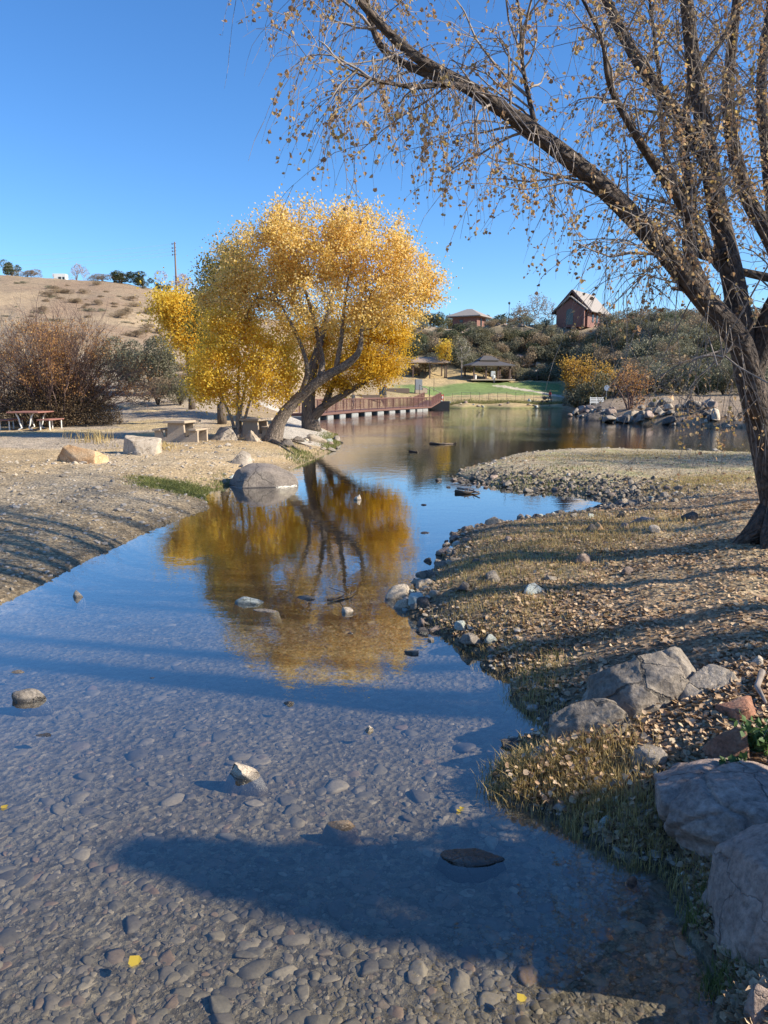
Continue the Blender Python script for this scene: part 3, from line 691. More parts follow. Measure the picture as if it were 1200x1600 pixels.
def shore_stones():
    meshes = []
    for i in range(10):
        v, f = rock_geo(400 + i, (1, .8, .9), 3, planes=11, cut=(.42, .75), rough=.09)
        meshes.append((v, f))
    mats = [M_GRANITE, M_TAN, M_DARK, M_PINK, M_PALE, M_GRANITE]
    ms = [mesh_from('shore_stone', v, [f], mats[i % 6], True) for i, (v, f) in enumerate(meshes)]
    def put(name, n, pts, spread, size, label, group, cat='stone', lift=.2):
        P = np.array(pts); seg = np.linalg.norm(np.diff(P, axis=0), axis=1); cum = np.concatenate([[0], np.cumsum(seg)])
        for i in range(n):
            t = rng.uniform(0, cum[-1]); k = min(len(seg) - 1, np.searchsorted(cum, t) - 1 if t > 0 else 0); f = (t - cum[k]) / seg[k]
            q = P[k] * (1 - f) + P[k + 1] * f + rng.normal(0, spread, 2)
            if 'riprap' in name: ms_ = [ms[1], ms[3], ms[0], ms[2], ms[5], ms[8]]
            elif 'far side' in label: ms_ = [ms[0], ms[2], ms[8], ms[5], ms[6], ms[3]]
            else: ms_ = ms
            w = size * min(1.7, math.exp(rng.normal(-.1, .42)))
            z = max(h1(*q), -.05 * w)
            mk = ms_[rng.integers(0, len(ms_))]; word = {'grey_granite': 'grey', 'tan_stone': 'tan', 'dark_stone': 'dark', 'pinkish_granite': 'pinkish', 'pale_green_stone': 'whitish'}[mk.materials[0].name]
            lb = word + (' larger ' if w > size * 1.25 else ' tiny ' if w < size * .65 else ' ') + label
            o = link(name, mk, None, (q[0], q[1], z + w * lift * .5), (rng.normal(0, .2), rng.normal(0, .2), rng.uniform(0, 6.3)), (w, w * rng.uniform(.7, 1.1), w * rng.uniform(.5, .9)))
            tag(o, lb, cat, group)
    A = lambda L: [atz(*p) for p in L]
    put('shore_stone', 150, A([(730, 749), (773, 758), (830, 762), (880, 765), (925, 772), (990, 778), (1010, 788)]), .42, .13, 'angular stone in the rubble on the far side of the inlet', 'rubble stones beyond the inlet')
    put('shore_stone', 90, A([(1000, 792), (960, 800), (900, 806), (850, 812), (800, 822), (740, 832), (704, 842)]), .2, .15, 'stone lining the near shore of the blue inlet', 'stones on the near side of the inlet')
    put('shore_stone', 55, A([(704, 842), (712, 858), (693, 885), (660, 912), (640, 935), (660, 970), (690, 995), (725, 1012), (757, 1027)]), .13, .13, 'stone at the stream edge along the right bank', 'stones along the right stream edge')
    put('shore_stone', 26, A([(780, 880), (900, 870), (980, 840), (800, 940), (900, 1000)]), .8, .16, 'stone lying in the leaves of the right bank', 'scattered stones on the right bank')
    put('riprap_rock', 90, A([(903, 649), (950, 658.3), (1000, 661.5), (1060, 663.5), (1130, 666.3), (1190, 670)]), .5, .66, 'angular rock of the heap along the far right shore', 'riprap rocks on the far right shore', 'rock', .5)
    put('riprap_rock', 34, A([(1000, 659.2), (1060, 661), (1120, 664)]), .9, .65, 'angular rock in the upper rows of the far right heap', 'riprap rocks on the far right shore', 'rock', .6)
    put('shore_stone', 22, A([(690, 637), (730, 638), (800, 638), (880, 638)]), .4, .55, 'stone at the foot of the far grassy bank', 'stones under the far grassy bank')
    put('shore_stone', 16, A([(400, 715), (450, 712), (500, 700), (515, 690)]), .8, .30, 'stone on the slope under the yellow trees', 'stones under the yellow trees')
shore_stones()

# ------------------------------------------------------------------ leaves and trees
def leaf_quads(P, size, sh=.8, fold=.25, droop=0.0, shape='kite'):
    "one leaf per point: kite (4 verts) or heart-ish hexagon (6 verts)"
    n = len(P); size = np.broadcast_to(size, (n,))
    a = rng.normal(size=(n, 3)); a[:, 2] -= droop; a /= np.linalg.norm(a, axis=1)[:, None]
    b = rng.normal(size=(n, 3)); b -= (b * a).sum(1)[:, None] * a; b /= np.linalg.norm(b, axis=1)[:, None] + 1e-9
    c = np.cross(a, b); s = size[:, None]
    if shape == 'kite':
        V = np.stack([P, P + s * (.45 * a + .5 * sh * b + fold * .3 * c), P + s * a, P + s * (.45 * a - .5 * sh * b + fold * .3 * c)], 1)
        F = np.arange(n * 4).reshape(n, 4)
    else:
        V = np.stack([P, P + s * (.12 * a + .42 * sh * b + fold * .25 * c), P + s * (.5 * a + .52 * sh * b + fold * .3 * c), P + s * a - s * c * fold * .2,
                      P + s * (.5 * a - .52 * sh * b + fold * .3 * c), P + s * (.12 * a - .42 * sh * b + fold * .25 * c)], 1)
        i = np.arange(n)[:, None] * 6
        F = np.concatenate([i + np.array([0, 1, 2, 3]), i + np.array([0, 3, 4, 5])], 0)
    return V.reshape(-1, 3), F

class Skel:
    "a branching skeleton grown towards target points"
    def __init__(s): s.p = []; s.par = []; s.fix = []; s.len = []
    def node(s, p, par, r=0.0):
        s.p.append(np.asarray(p, float)); s.par.append(par); s.fix.append(r)
        s.len.append(0 if par < 0 else s.len[par] + float(np.linalg.norm(s.p[-1] - s.p[par]))); return len(s.p) - 1
    def path(s, pts, radii, par=-1, sub=4):
        pts = np.asarray(pts, float); n = (len(pts) - 1) * sub + 1
        t = np.linspace(0, len(pts) - 1, n)
        # catmull-rom
        P = np.concatenate([[2 * pts[0] - pts[1]], pts, [2 * pts[-1] - pts[-2]]])
        out = []
        for q in t:
            k = min(int(q), len(pts) - 2); f = q - k; a, b, c, d = P[k:k + 4]
            out.append(.5 * ((2 * b) + (c - a) * f + (2 * a - 5 * b + 4 * c - d) * f * f + (3 * b - a - 3 * c + d) * f ** 3))
        R = np.interp(t, np.arange(len(pts)), radii); last = par; ids = []
        for q, r in zip(out, R): last = s.node(q, last, r); ids.append(last)
        return ids
    def attract(s, T, pen=.35, step=.5, wob=.12, up=.15, maxn=None):
        T = np.asarray(T); P0 = np.array(s.p)
        d0 = np.array([np.min(((P0 - t) ** 2).sum(1)) for t in T]); tips = []
        for i in np.argsort(d0):
            t = T[i]; P = np.array(s.p) if len(s.p) < 400 else s._arr()
            c = np.sqrt(((P - t) ** 2).sum(1)) + pen * np.array(s.len) * .3 + .5 * np.maximum(0, P[:, 2] - t[2])
            k = int(np.argmin(c)); a = s.p[k]; L = np.linalg.norm(t - a); m = max(1, int(L / step)); last = k
            side = rng.normal(size=3) * wob * L
            for j in range(1, m + 1):
                f = j / m; q = a * (1 - f) + t * f + side * math.sin(f * math.pi) * .5 + np.array([0, 0, -up * L * math.sin(f * math.pi) * .5])
                if j < m: q = q + rng.normal(size=3) * .04 * L / m
                last = s.node(q, last)
            tips.append(last)
        return tips
    def _arr(s): return np.array(s.p)
    def radii(s, tip=.006, e=2.3):
        n = len(s.p); a = np.zeros(n); ch = [[] for _ in range(n)]
        for i in range(n):
            if s.par[i] >= 0: ch[s.par[i]].append(i)
        for i in range(n - 1, -1, -1):
            if not ch[i]: a[i] = tip ** e
            if s.par[i] >= 0: a[s.par[i]] += a[i]
        r = a ** (1 / e); r = np.maximum(r, 0); fx = np.array(s.fix); r = np.where(fx > 0, fx, r)
        # children never thicker than parents
        for i in range(n):
            if s.par[i] >= 0: r[i] = min(r[i], r[s.par[i]])
        return r, ch
    def mesh_into(s, mb, tip=.006, e=2.3, big=12):
        r, ch = s.radii(tip, e); n = len(s.p); P = np.array(s.p)
        starts = [i for i in range(n) if s.par[i] < 0]; stack = [(i, -1) for i in starts]
        while stack:
            i, par = stack.pop(); chain = [i]; 
            while ch[chain[-1]]:
                c = sorted(ch[chain[-1]], key=lambda q: -r[q]); 
                for q in c[1:]: stack.append((q, chain[-1]))
                chain.append(c[0])
            pts = P[chain]; rr = r[chain].copy()
            if par >= 0: pts = np.concatenate([P[par][None], pts]); rr = np.concatenate([[rr[0]], rr])
            if len(pts) < 2: continue
            m = rr.max(); sd = 3 if m < .012 else 4 if m < .03 else 6 if m < .08 else 9 if m < .2 else 14
            mb.tube(pts, rr, sd, L0=s.len[i] if s.len[i] else 0, cap=m > .03)
        return mb

def blob_targets(blobs, n):
    "blobs: (px, py, rx_px, ry_px, D, rdepth m, weight) -> points within ellipsoids, denser near the surface"
    w = np.array([b[6] if len(b) > 6 else 1 for b in blobs], float); w /= w.sum(); out = []
    for b, k in zip(blobs, rng.multinomial(n, w)):
        c = W(b[0], b[1], b[4]); m = b[4] / FPX
        d = rng.normal(size=(k, 3)); d /= np.linalg.norm(d, axis=1)[:, None]
        r = rng.uniform(.25, 1, k) ** .55 * rng.uniform(.9, 1.12, k)
        out.append(c + d * r[:, None] * np.array([b[2] * m, b[5], b[3] * m]))
    return np.concatenate(out)

def make_tree(name, label, cat, base, trunks, blobs, ntarg, nleaf, lsize, lmat, bmat, tip=.008, spread=.28, group=None, droop=.3, pen=.35, wob=.12, up=.15, step=.5, e=2.3, extra=None):
    t = thing(name, label, cat, tuple(base), group=group)
    sk = Skel()
    for pts, rad, *par in trunks:
        pi = -1
        if par: pi = int(np.argmin(((np.array(sk.p) - pts[0]) ** 2).sum(1)))
        sk.path(np.array(pts), rad, pi)
    T = blob_targets(blobs, ntarg); tips = sk.attract(T, pen, step, wob, up)
    mb = MB(); sk.mesh_into(mb, tip, e)
    mb.V = [v - np.array(base) for v in mb.V]
    mb.build('trunk', bmat, t, True, True)
    if nleaf:
        P = np.array(sk.p)[tips]
        w = rng.gamma(1.1, 1, len(P)); w /= w.sum(); idx = rng.choice(len(P), nleaf, p=w)
        lp = P[idx] + rng.normal(size=(nleaf, 3)) * spread * rng.uniform(.3, 1.3, (nleaf, 1)) - np.array(base)
        v, f = leaf_quads(lp, lsize * rng.uniform(.6, 1.2, nleaf), droop=droop)
        q = MB(); q.add(v, f); q.build('crown', lmat, t)
    return t

M_BARK = barkmat('cottonwood_bark', (.33, .26, .20), (.05, .038, .03), 12, 5, 1.0, .05)
M_BARKD = barkmat('dark_bark', (.19, .145, .11), (.045, .035, .03), 9, 1.5, .9, .04)
M_TWIG = barkmat('pale_twig_bark', (.40, .34, .29), (.16, .13, .11), 12, 3, .4, .01)
M_GREYB = barkmat('grey_bare_branches', (.36, .32, .29), (.18, .155, .14), 12, 3, .3, .01)
M_PURP = barkmat('purplish_willow_stems', (.19, .125, .105), (.085, .055, .05), 12, 3, .3, .01)
L_GOLD = leafmat('gold_leaves', [(.62, .41, .08), (.82, .59, .15), (.74, .54, .22), (.87, .68, .32), (.52, .36, .09), (.91, .71, .25)], .55)
L_ORANGE = leafmat('orange_gold_leaves', [(.80, .47, .03), (.92, .59, .05), (.86, .53, .04), (.94, .66, .09), (.66, .38, .03)], .55)
L_YELLOW = leafmat('yellow_green_leaves', [(.84, .57, .06), (.93, .67, .09), (.76, .53, .07), (.95, .74, .16), (.82, .50, .05)], .6)
L_OLIVE = leafmat('olive_turning_leaves', [(.22, .18, .035), (.32, .25, .05), (.16, .15, .04), (.42, .29, .05)], .4)
L_GREYG = leafmat('grey_green_leaves', [(.15, .15, .09), (.21, .20, .13), (.27, .25, .17), (.12, .12, .07)], .3)
L_DKG = leafmat('dark_green_leaves', [(.05, .065, .03), (.08, .095, .045), (.11, .12, .06), (.06, .07, .035)], .2)
L_RUST = leafmat('rust_orange_leaves', [(.45, .22, .08), (.55, .30, .11), (.35, .17, .08), (.60, .38, .12)], .45)
L_BROWN = leafmat('dry_cottonwood_leaves', [(.46, .27, .14), (.62, .40, .21), (.38, .22, .13), (.74, .54, .28), (.66, .46, .26), (.74, .53, .16), (.42, .27, .18)], .5)
L_TANB = leafmat('tan_shrub_leaves', [(.28, .21, .13), (.36, .28, .18), (.30, .21, .14), (.22, .18, .11)], .3)
L_PINKB = leafmat('pinkish_bare_twigs', [(.42, .28, .20), (.34, .23, .17), (.48, .34, .25)], .3)

def yellow_trees():
    D = 26.5
    B = hit(425, 690); D = B[1]
    # leaning front tree
    tr = [([B + [0, 0, -.15], W(436, 660, D), W(462, 626, D), W(503, 592, D - .2), W(545, 567, D - .4), W(562, 545, D - .6), W(566, 505, D - .7), W(580, 455, D - .8)], [.38, .25, .20, .17, .14, .10, .06, .03]),
          ([W(500, 595, D - .2), W(503, 560, D + .2), W(490, 500, D + .3), W(470, 430, D + .3)], [.14, .10, .07, .035], 1),
          ([W(524, 580, D - .3), W(533, 530, D - .5), W(538, 480, D - .6), W(548, 415, D - .6)], [.10, .08, .055, .03], 1),
          ([W(470, 620, D), W(480, 575, D - .3), W(462, 520, D - .4), W(430, 460, D - .4)], [.12, .085, .06, .03], 1)]
    bl = [(415, 410, 80, 70, D + .4, 1.8, 1.6), (490, 385, 80, 58, D, 1.9, 1.5), (575, 385, 78, 55, D - .4, 1.8, 1.5), (635, 435, 42, 42, D - .5, 1.2, .7),
          (510, 470, 100, 60, D - .2, 1.9, .8), (365, 475, 48, 58, D + .6, 1.4, 1.3), (600, 470, 60, 50, D - .6, 1.5, .8), (548, 350, 30, 28, D, .9, .25), (434, 352, 28, 28, D, .8, .3), (672, 452, 24, 22, D, .5, .2)]
    make_tree('cottonwood', 'big leaning cottonwood with pale gold thinning crown and bare inner branches over the shore', 'tree', B, tr, bl, 880, 66000, .088, L_GOLD, M_BARK, .007, .25)
    # exposed root at its foot
    q = MB()
    for pts, r in (([(395, 668), (412, 684), (432, 694), (452, 700)], .16), ([(430, 690), (455, 697), (470, 707)], .10), ([(440, 688), (462, 692), (487, 700)], .07), ([(425, 690), (446, 702), (462, 712)], .06)):
        P = []
        for i, (a, b_) in enumerate(pts):
            h_ = hit(a, b_); P.append(h_ - B + [0, 0, r * .35])
        q.tube(np.array(P), np.linspace(r, r * .3, len(P)), 8)
    q.build('exposed_roots', M_BARK, bpy.data.objects['cottonwood'], True, True)
    # dark trunk tree behind
    B2 = hit(487, 672); D2 = B2[1]
    tr = [([B2 + [0, 0, -.1], W(482, 640, D2), W(484, 605, D2), W(490, 570, D2), W(505, 520, D2), W(520, 460, D2)], [.52, .34, .30, .24, .16, .08]),
          ([W(486, 655, D2), W(508, 634, D2 - .3), W(540, 615, D2 - .5), W(580, 588, D2 - .7), W(610, 550, D2 - .7)], [.28, .2, .15, .11, .05], 1),
          ([W(508, 634, D2), W(520, 600, D2 + .3), W(545, 560, D2 + .4), W(580, 510, D2 + .3)], [.2, .14, .1, .05], 1)]
    bl = [(598, 542, 48, 52, D2 - .3, 1.9, 1.5), (565, 578, 55, 30, D2 - .5, 1.6, 1.1), (608, 490, 40, 48, D2, 1.6, 1.0), (540, 530, 55, 50, D2 + .8, 1.7, .9), (520, 590, 30, 24, D2, .9, .3), (480, 540, 30, 60, D2 + 1.2, 1.2, .5), (470, 470, 70, 60, D2 + 1.5, 1.5, .9), (500, 525, 62, 52, D2 + 1.6, 1.2, .9)]
    make_tree('cottonwood', 'dark trunked cottonwood with dense orange gold crown, standing behind the leaning one', 'tree', B2, tr, bl, 640, 58000, .092, L_ORANGE, M_BARKD, .009, .27)
    # young multi-stem tree in front left
    B3 = hit(374, 684); D3 = B3[1]
    tr = [([B3 + [-.1, 0, -.1], W(372, 650, D3), W(372, 600, D3), W(375, 550, D3)], [.11, .085, .06, .03]),
          ([B3 + [-.15, .1, -.1], W(362, 655, D3), W(345, 615, D3), W(330, 570, D3)], [.075, .06, .045, .02]),
          ([B3 + [.1, 0, -.1], W(384, 650, D3), W(395, 615, D3), W(415, 575, D3)], [.075, .06, .045, .02]),
          ([B3 + [.0, .15, -.1], W(376, 640, D3 + .3), W(385, 590, D3 + .3), W(370, 540, D3 + .2)], [.08, .06, .045, .02])]
    D3 = D3 - .9; bl = [(335, 578, 42, 48, D3, 1.2, 1.3), (375, 600, 55, 38, D3 - .2, 1.3, 1.2), (428, 572, 36, 48, D3 - .4, 1.1, 1.1), (375, 535, 55, 42, D3, 1.2, 1.0), (355, 505, 32, 25, D3, .9, .4), (315, 605, 20, 22, D3, .7, .4), (440, 602, 24, 22, D3 - .2, .6, .3)]
    make_tree('young_cottonwood', 'young cottonwood of several thin stems with bright yellow round crown beside the concrete table', 'tree', B3, tr, bl, 330, 27000, .085, L_YELLOW, M_TWIG, .006, .24)
    # stump-like pale root mass at its foot
    o = rock('tree_root', 'pale gnarled root lump at the foot of the young yellow tree', 'root', 396, 690, .8, .48, M_TAN, 81, .5, -.4, 4, .15, planes=5, rough=.3)
    # trees further back on the left
    D4 = 44.0; zb = h1(-10.0, D4)
    b4 = np.array([W(300, 640, D4)[0], D4, h1(W(300, 640, D4)[0], D4)])
    bl = [(275, 485, 38, 26, D4, 1.6, 1.2), (300, 512, 28, 26, D4, 1.5, .8), (290, 530, 26, 18, D4, 1.4, .4), (312, 548, 18, 26, D4, 1.2, .3)]
    make_tree('yellow_cottonwood', 'bright yellow cottonwood behind the left group, standing before the brown hill', 'tree', b4, [([b4, b4 + [0, 0, 1.5], W(290, 540, D4), W(280, 500, D4)], [.2, .16, .1, .05])], bl, 200, 15000, .14, L_YELLOW, M_BARKD, .012, .42)
    D5 = 36.0; x5 = W(345, 600, D5)[0]; b5 = np.array([x5, D5, h1(x5, D5)])
    bl = [(345, 450, 34, 48, D5, 1.5, 1.2), (340, 505, 42, 40, D5, 1.6, .8), (370, 420, 30, 36, D5, 1.2, .7)]
    make_tree('olive_cottonwood', 'darker olive leaved cottonwood at the left shoulder of the gold crowns', 'tree', b5, [([b5, b5 + [0, 0, 1.8], W(348, 520, D5), W(345, 460, D5)], [.22, .17, .1, .05])], bl, 200, 15000, .11, L_OLIVE, M_BARKD, .01, .36)
yellow_trees()

# ------------------------------------------------------------------ big foreground cottonwood
def big_tree():
    B = hit(1222, 850); D = B[1]
    t = thing('large_cottonwood', 'large dark barked cottonwood leaning left over the water with thin hanging twigs and dry leaves', 'tree', tuple(B))
    sk = Skel(); k = D / 10.6
    def P(l, d0, d1): return [W(a, b, d0 + (d1 - d0) * i / (len(l) - 1)) for i, (a, b) in enumerate(l)]
    def near(p): return int(np.argmin(((np.array(sk.p) - p) ** 2).sum(1)))
    limbs = []
    def limb(l, r, d0, d1, join=True, shoots=1.0):
        pts = P(l, d0, d1); pi = near(pts[0]) if (join and sk.p) else -1
        ids = sk.path(np.array(pts), [q * .76 for q in r], pi, 6); limbs.append((ids, shoots)); return ids
    base = [B + [.06, 0, -.2], B + [.0, 0, .22]] 
    pts = base + P([(1202, 720), (1184, 640), (1165, 560), (1148, 450), (1122, 330), (1100, 200), (1080, 70), (1068, -70), (1060, -260)], D, D - .1)
    ids = sk.path(np.array(pts), [.30, .20, .155, .14, .13, .11, .095, .08, .065, .05, .03], -1, 6); limbs.append((ids[30:], 1.0))
    limb([(1182, 640), (1158, 540), (1100, 468), (1020, 372), (930, 282), (830, 203), (742, 143), (645, 85), (565, 5), (510, -80), (440, -150)],
         [.155, .15, .135, .12, .108, .092, .075, .055, .04, .028, .014], D - .3, D - 1.6, shoots=1.1)
    limb([(742, 143), (700, 132), (650, 136), (620, 132), (590, 126), (560, 115), (535, 102)], [.045, .032, .026, .02, .015, .010, .006], D - 1.3, D - 1.9, shoots=1.2)
    limb([(722, 133), (650, 108), (600, 78), (578, 30), (560, -40)], [.06, .045, .04, .03, .02], D - 1.2, D - .8)
    limb([(840, 210), (828, 160), (815, 90), (812, 20), (790, -80)], [.035, .03, .022, .016, .008], D - 1.0, D - .6)
    limb([(1120, 490), (1078, 400), (1073, 333), (1020, 253), (987, 200), (953, 133), (940, 60), (900, -20)], [.09, .08, .07, .055, .045, .035, .025, .012], D - .1, D - 1.3)
    limb([(1130, 400), (1087, 387), (1078, 300), (1067, 200), (1093, 120), (1140, 40), (1170, -60)], [.08, .075, .065, .055, .045, .03, .02], D - .2, D + .5)
    limb([(1110, 260), (1067, 193), (1000, 100), (947, 0), (910, -90), (860, -200)], [.10, .09, .08, .065, .05, .03], D, D + .9, shoots=1.2)
    limb([(1200, 680), (1245, 560), (1215, 400), (1165, 300), (1138, 170), (1150, 10), (1165, -120)], [.13, .13, .115, .10, .085, .06, .04], D + .3, D + .9)
    limb([(1175, 590), (1210, 480), (1280, 380), (1330, 230), (1360, 50), (1400, -150)], [.14, .14, .15, .12, .09, .05], D, D - .8)
    limb([(1215, 400), (1200, 250), (1190, 120), (1210, -40), (1220, -200)], [.1, .09, .07, .05, .03], D + .5, D + 1.6)
    limb([(1230, 440), (1160, 425), (1120, 415), (1085, 330), (1040, 240), (1030, 120), (1015, 0), (1000, -120)], [.07, .06, .055, .05, .04, .03, .022, .012], D + .8, D + 1.8)
    # a stub and pale dead branch
    limb([(1110, 475), (1080, 455), (1050, 450)], [.05, .04, .02], D - .3, D - .7, shoots=0)
    limb([(1150, 540), (1135, 552), (1118, 575)], [.02, .012, .006], D - .5, D - .9, shoots=2)
    wood = MB(); sk.mesh_into(wood, .02, 2.3)
    # root flare
    for a in range(7):
        th = a * .9 + .3; dx, dy = math.cos(th), math.sin(th)
        q0 = B + [dx * .12, dy * .12, .38]; q1 = B + [dx * .27, dy * .27, .10]
        gx, gy = B[0] + dx * .5, B[1] + dy * .5
        wood.tube(np.array([q0, q1, [gx, gy, h1(gx, gy) - .04]]), [.14, .13, .03], 8)
    twig = MB(); lv = []
    def grow(p, d, L, r, lev):
        "one shoot: rises outward then droops; returns its points"
        n = 5 if lev < 2 else 4
        pts = [p]; q = p.copy(); dd = d / np.linalg.norm(d)
        g = [-.05, -.16, -.34][min(lev, 2)]
        for i in range(n):
            dd = dd + rng.normal(size=3) * (.17 if lev < 2 else .12) + np.array([0, 0, g]); dd /= np.linalg.norm(dd)
            q = q + dd * L / n; pts.append(q.copy())
        pts = np.array(pts); twig.tube(pts, np.linspace(r, r * .35, n + 1), 4 if r > .008 else 3, cap=False)
        return pts, dd
    def shoots(ids, mult):
        P_ = np.array([sk.p[i] for i in ids]); R_ = np.array([sk.fix[i] for i in ids])
        seg = np.linalg.norm(np.diff(P_, axis=0), axis=1); tot = seg.sum(); n1 = int(tot * 6.5 * mult)
        cum = np.concatenate([[0], np.cumsum(seg)])
        for a in range(n1):
            u = rng.uniform(.1, 1) * tot; k_ = min(len(seg) - 1, max(0, np.searchsorted(cum, u) - 1)); f = (u - cum[k_]) / seg[k_]
            p = P_[k_] * (1 - f) + P_[k_ + 1] * f; T = P_[k_ + 1] - P_[k_]; T /= np.linalg.norm(T)
            if p[2] < 3.0 and rng.random() < .6: continue
            d = rng.normal(size=3); d -= d @ T * T; d /= np.linalg.norm(d); d = d * .9 + T * .7 + np.array([0, 0, .25])
            L = rng.uniform(.4, 1.45) * (1.1 - .78 * u / tot)
            pa, e = grow(p, d, L, .009 + .006 * rng.random(), 0)
            for b in range(rng.integers(4, 8)):
                i = rng.integers(1, 6); d2 = e + rng.normal(size=3) * .8
                pb, e2 = grow(pa[i], d2, rng.uniform(.25, .8), .0042, 1)
                leafy = rng.random() < .66
                if leafy: lv.append((pb[1:], .8))
                for c in range(rng.integers(1, 4)):
                    i2 = rng.integers(1, 6); pc, e3 = grow(pb[i2], e2 + rng.normal(size=3) * .6, rng.uniform(.2, .55), .0027, 2)
                    if leafy: lv.append((pc[1:], 1.0))
    for ids, m in limbs:
        if m: shoots(ids, m)
    # long weeping twigs below the limbs on the right
    for a in range(26):
        px = rng.uniform(940, 1175); py = rng.uniform(470, 590) if px > 1040 else rng.uniform(330, 470)
        py = max(py, 470 - (1100 - px) * .0) if px > 1040 else py
        p = W(px, py, D - rng.uniform(.1, 1.0)); j = near(p); s0 = sk.p[j]
        if np.linalg.norm(s0 - p) > 2.2: continue
        mid = (s0 + p) / 2 + np.array([0, 0, .25]); twig.tube(np.array([s0, mid, p]), [.008, .006, .0045], 4, cap=False)
        q, e = grow(p, np.array([rng.normal() * .5, rng.normal() * .3, -1.0]), rng.uniform(.5, 1.5), .0042, 2)
        for c in range(3):
            i = rng.integers(1, 5); q2, e2 = grow(q[i], np.array([rng.normal() * .8, rng.normal() * .4, -.7]), rng.uniform(.3, .9), .003, 2)
            if rng.random() < .45: lv.append((q2[1:], .9))
    # leaf curtains hanging from the left limb
    for a in range(36):
        px = rng.uniform(560, 900); py = 60 + (px - 560) * .62 + rng.uniform(-20, 50)
        p = W(px, py, D - rng.uniform(1.0, 1.9)); j = near(p); s0 = sk.p[j]
        twig.tube(np.array([s0, (s0 + p) / 2 + [0, 0, .1], p]), [.006, .005, .004], 4, cap=False)
        q, e = grow(p, np.array([rng.normal() * .25, rng.normal() * .2, -1.0]), rng.uniform(.25, .8), .0034, 2)
        lv.append((q[1:], 2.2)); 
        if rng.random() < .5:
            q2, e2 = grow(q[2], np.array([rng.normal() * .6, rng.normal() * .4, -.8]), rng.uniform(.2, .5), .003, 2); lv.append((q2[1:], 1.5))
    wood.V = [v - B for v in wood.V]; twig.V = [v - B for v in twig.V]
    wood.build('trunk', barkmat('furrowed_bark', (.155, .115, .09), (.028, .022, .018), 11, 6.0, 1.0, .06), t, True, True)
    twig.build('twigs', M_TWIG, t, True, True)
    LP = []
    for pts, w in lv:
        m = rng.poisson(6.0 * w)
        if m: 
            f = rng.uniform(0, len(pts) - 1, m); i = f.astype(int); f = (f - i)[:, None]
            LP.append(pts[i] * (1 - f) + pts[np.minimum(i + 1, len(pts) - 1)] * f + rng.normal(size=(m, 3)) * .015)
    LP = np.concatenate(LP) - B
    v, f = leaf_quads(LP, .062 * rng.uniform(.5, 1.2, len(LP)) * .56, .95, .5, .8, 'hex')
    q = MB(); q.add(v, f); q.build('leaves', L_BROWN, t)
    print('big tree leaves', len(LP), 'twig verts', twig.n)
big_tree()

# ------------------------------------------------------------------ trees just right of the frame (their shade falls on the stream)
def shade_trees():
    sd = (math.sin(SUN_AZ), math.cos(SUN_AZ))
    def at(p, t):  # p: offset across the sunlight, t: distance towards the sun
        return np.array([sd[0] * t - sd[1] * p, sd[1] * t + sd[0] * p])
    specs = [(3.15, 7.6, 4.75, 'dense'), (4.95, 10.5, 10.5, 'bare'), (5.5, 12.5, 11.5, 'bare'), (6.2, 13.0, 12.0, 'bare'), (7.3, 12.0, 11.0, 'bare'), (9.0, 12.5, 9.0, 'bare'), (10.2, 13.5, 11.5, 'bare'), (11.6, 14.5, 12.5, 'bare'), (13.0, 14.5, 12.5, 'bare'), (14.4, 15.5, 13.5, 'bare'), (21.6, 19.0, 9.5, 'bare'), (23.2, 20.0, 9.5, 'bare'), (24.3, 18.0, 8.5, 'bare')]
    for i, (p, tt, hgt, kind) in enumerate(specs):
        x, y = at(p, tt); z = h1(x, y); b = np.array([x, y, z])
        if kind == 'dense':
            t = thing('juniper', 'dense dark juniper out of view right of the camera, shaped to shade the stream', 'tree', tuple(b))  # unseen occluder, height and width shaped for the shadow on the near water
            q = MB(); q.tube(np.array([b * 0, [0, 0, hgt * .5], [0, 0, hgt * .95]]), [.16, .1, .02], 8); q.build('trunk', M_BARKD, t, True, True)
            n = 4600; u = rng.random(n) ** .8; zz = .4 + u * (hgt - .4); rr = .56 * (1 - .25 * u) * np.sqrt(np.clip(1.02 - u ** 3, 0, 1)) * (1 + .35 * fbm2(u * 6, rng.random(n) * 0 + i, 3, 2))
            th = rng.uniform(0, 6.283, n); rr = rr * rng.uniform(.35, 1, n) ** .5
            v, f = leaf_quads(np.stack([rr * np.cos(th), rr * np.sin(th), zz], -1), .11); q = MB(); q.add(v, f); q.build('crown', L_DKG, t)
        else:
            t = thing('bare_cottonwood', 'slender nearly bare cottonwood on the bank right of the camera', 'tree', tuple(b), group='slender cottonwoods right of the camera')
            sk = Skel(); a = rng.normal(0, .25, 2)
            sk.path(np.array([[0, 0, -.1], [a[0] * .3, a[1] * .3, hgt * .35], [a[0], a[1], hgt * .7], [a[0] * 1.5, a[1] * 1.5, hgt]]), [.17, .15, .12, .05])
            T = rng.normal(size=(30 if p < 8.5 else 190, 3)) * [.5 if p < 8.5 else 1.1, .5 if p < 8.5 else 1.1, hgt * .2] + [0, 0, hgt * .85]; T = T[T[:, 2] > 2]
            tips = sk.attract(T, .35, .6)
            q = MB(); sk.mesh_into(q, .006); q.build('trunk', M_BARKD, t, True, True)
            P = np.array(sk.p)[tips]; nl_ = 250 if p < 8.5 else 3800 if p < 20 else 9000; lp = P[rng.integers(0, len(P), nl_)] + rng.normal(size=(nl_, 3)) * .25
            v, f = leaf_quads(lp, .07); q = MB(); q.add(v, f); q.build('crown', L_BROWN, t)
shade_trees()
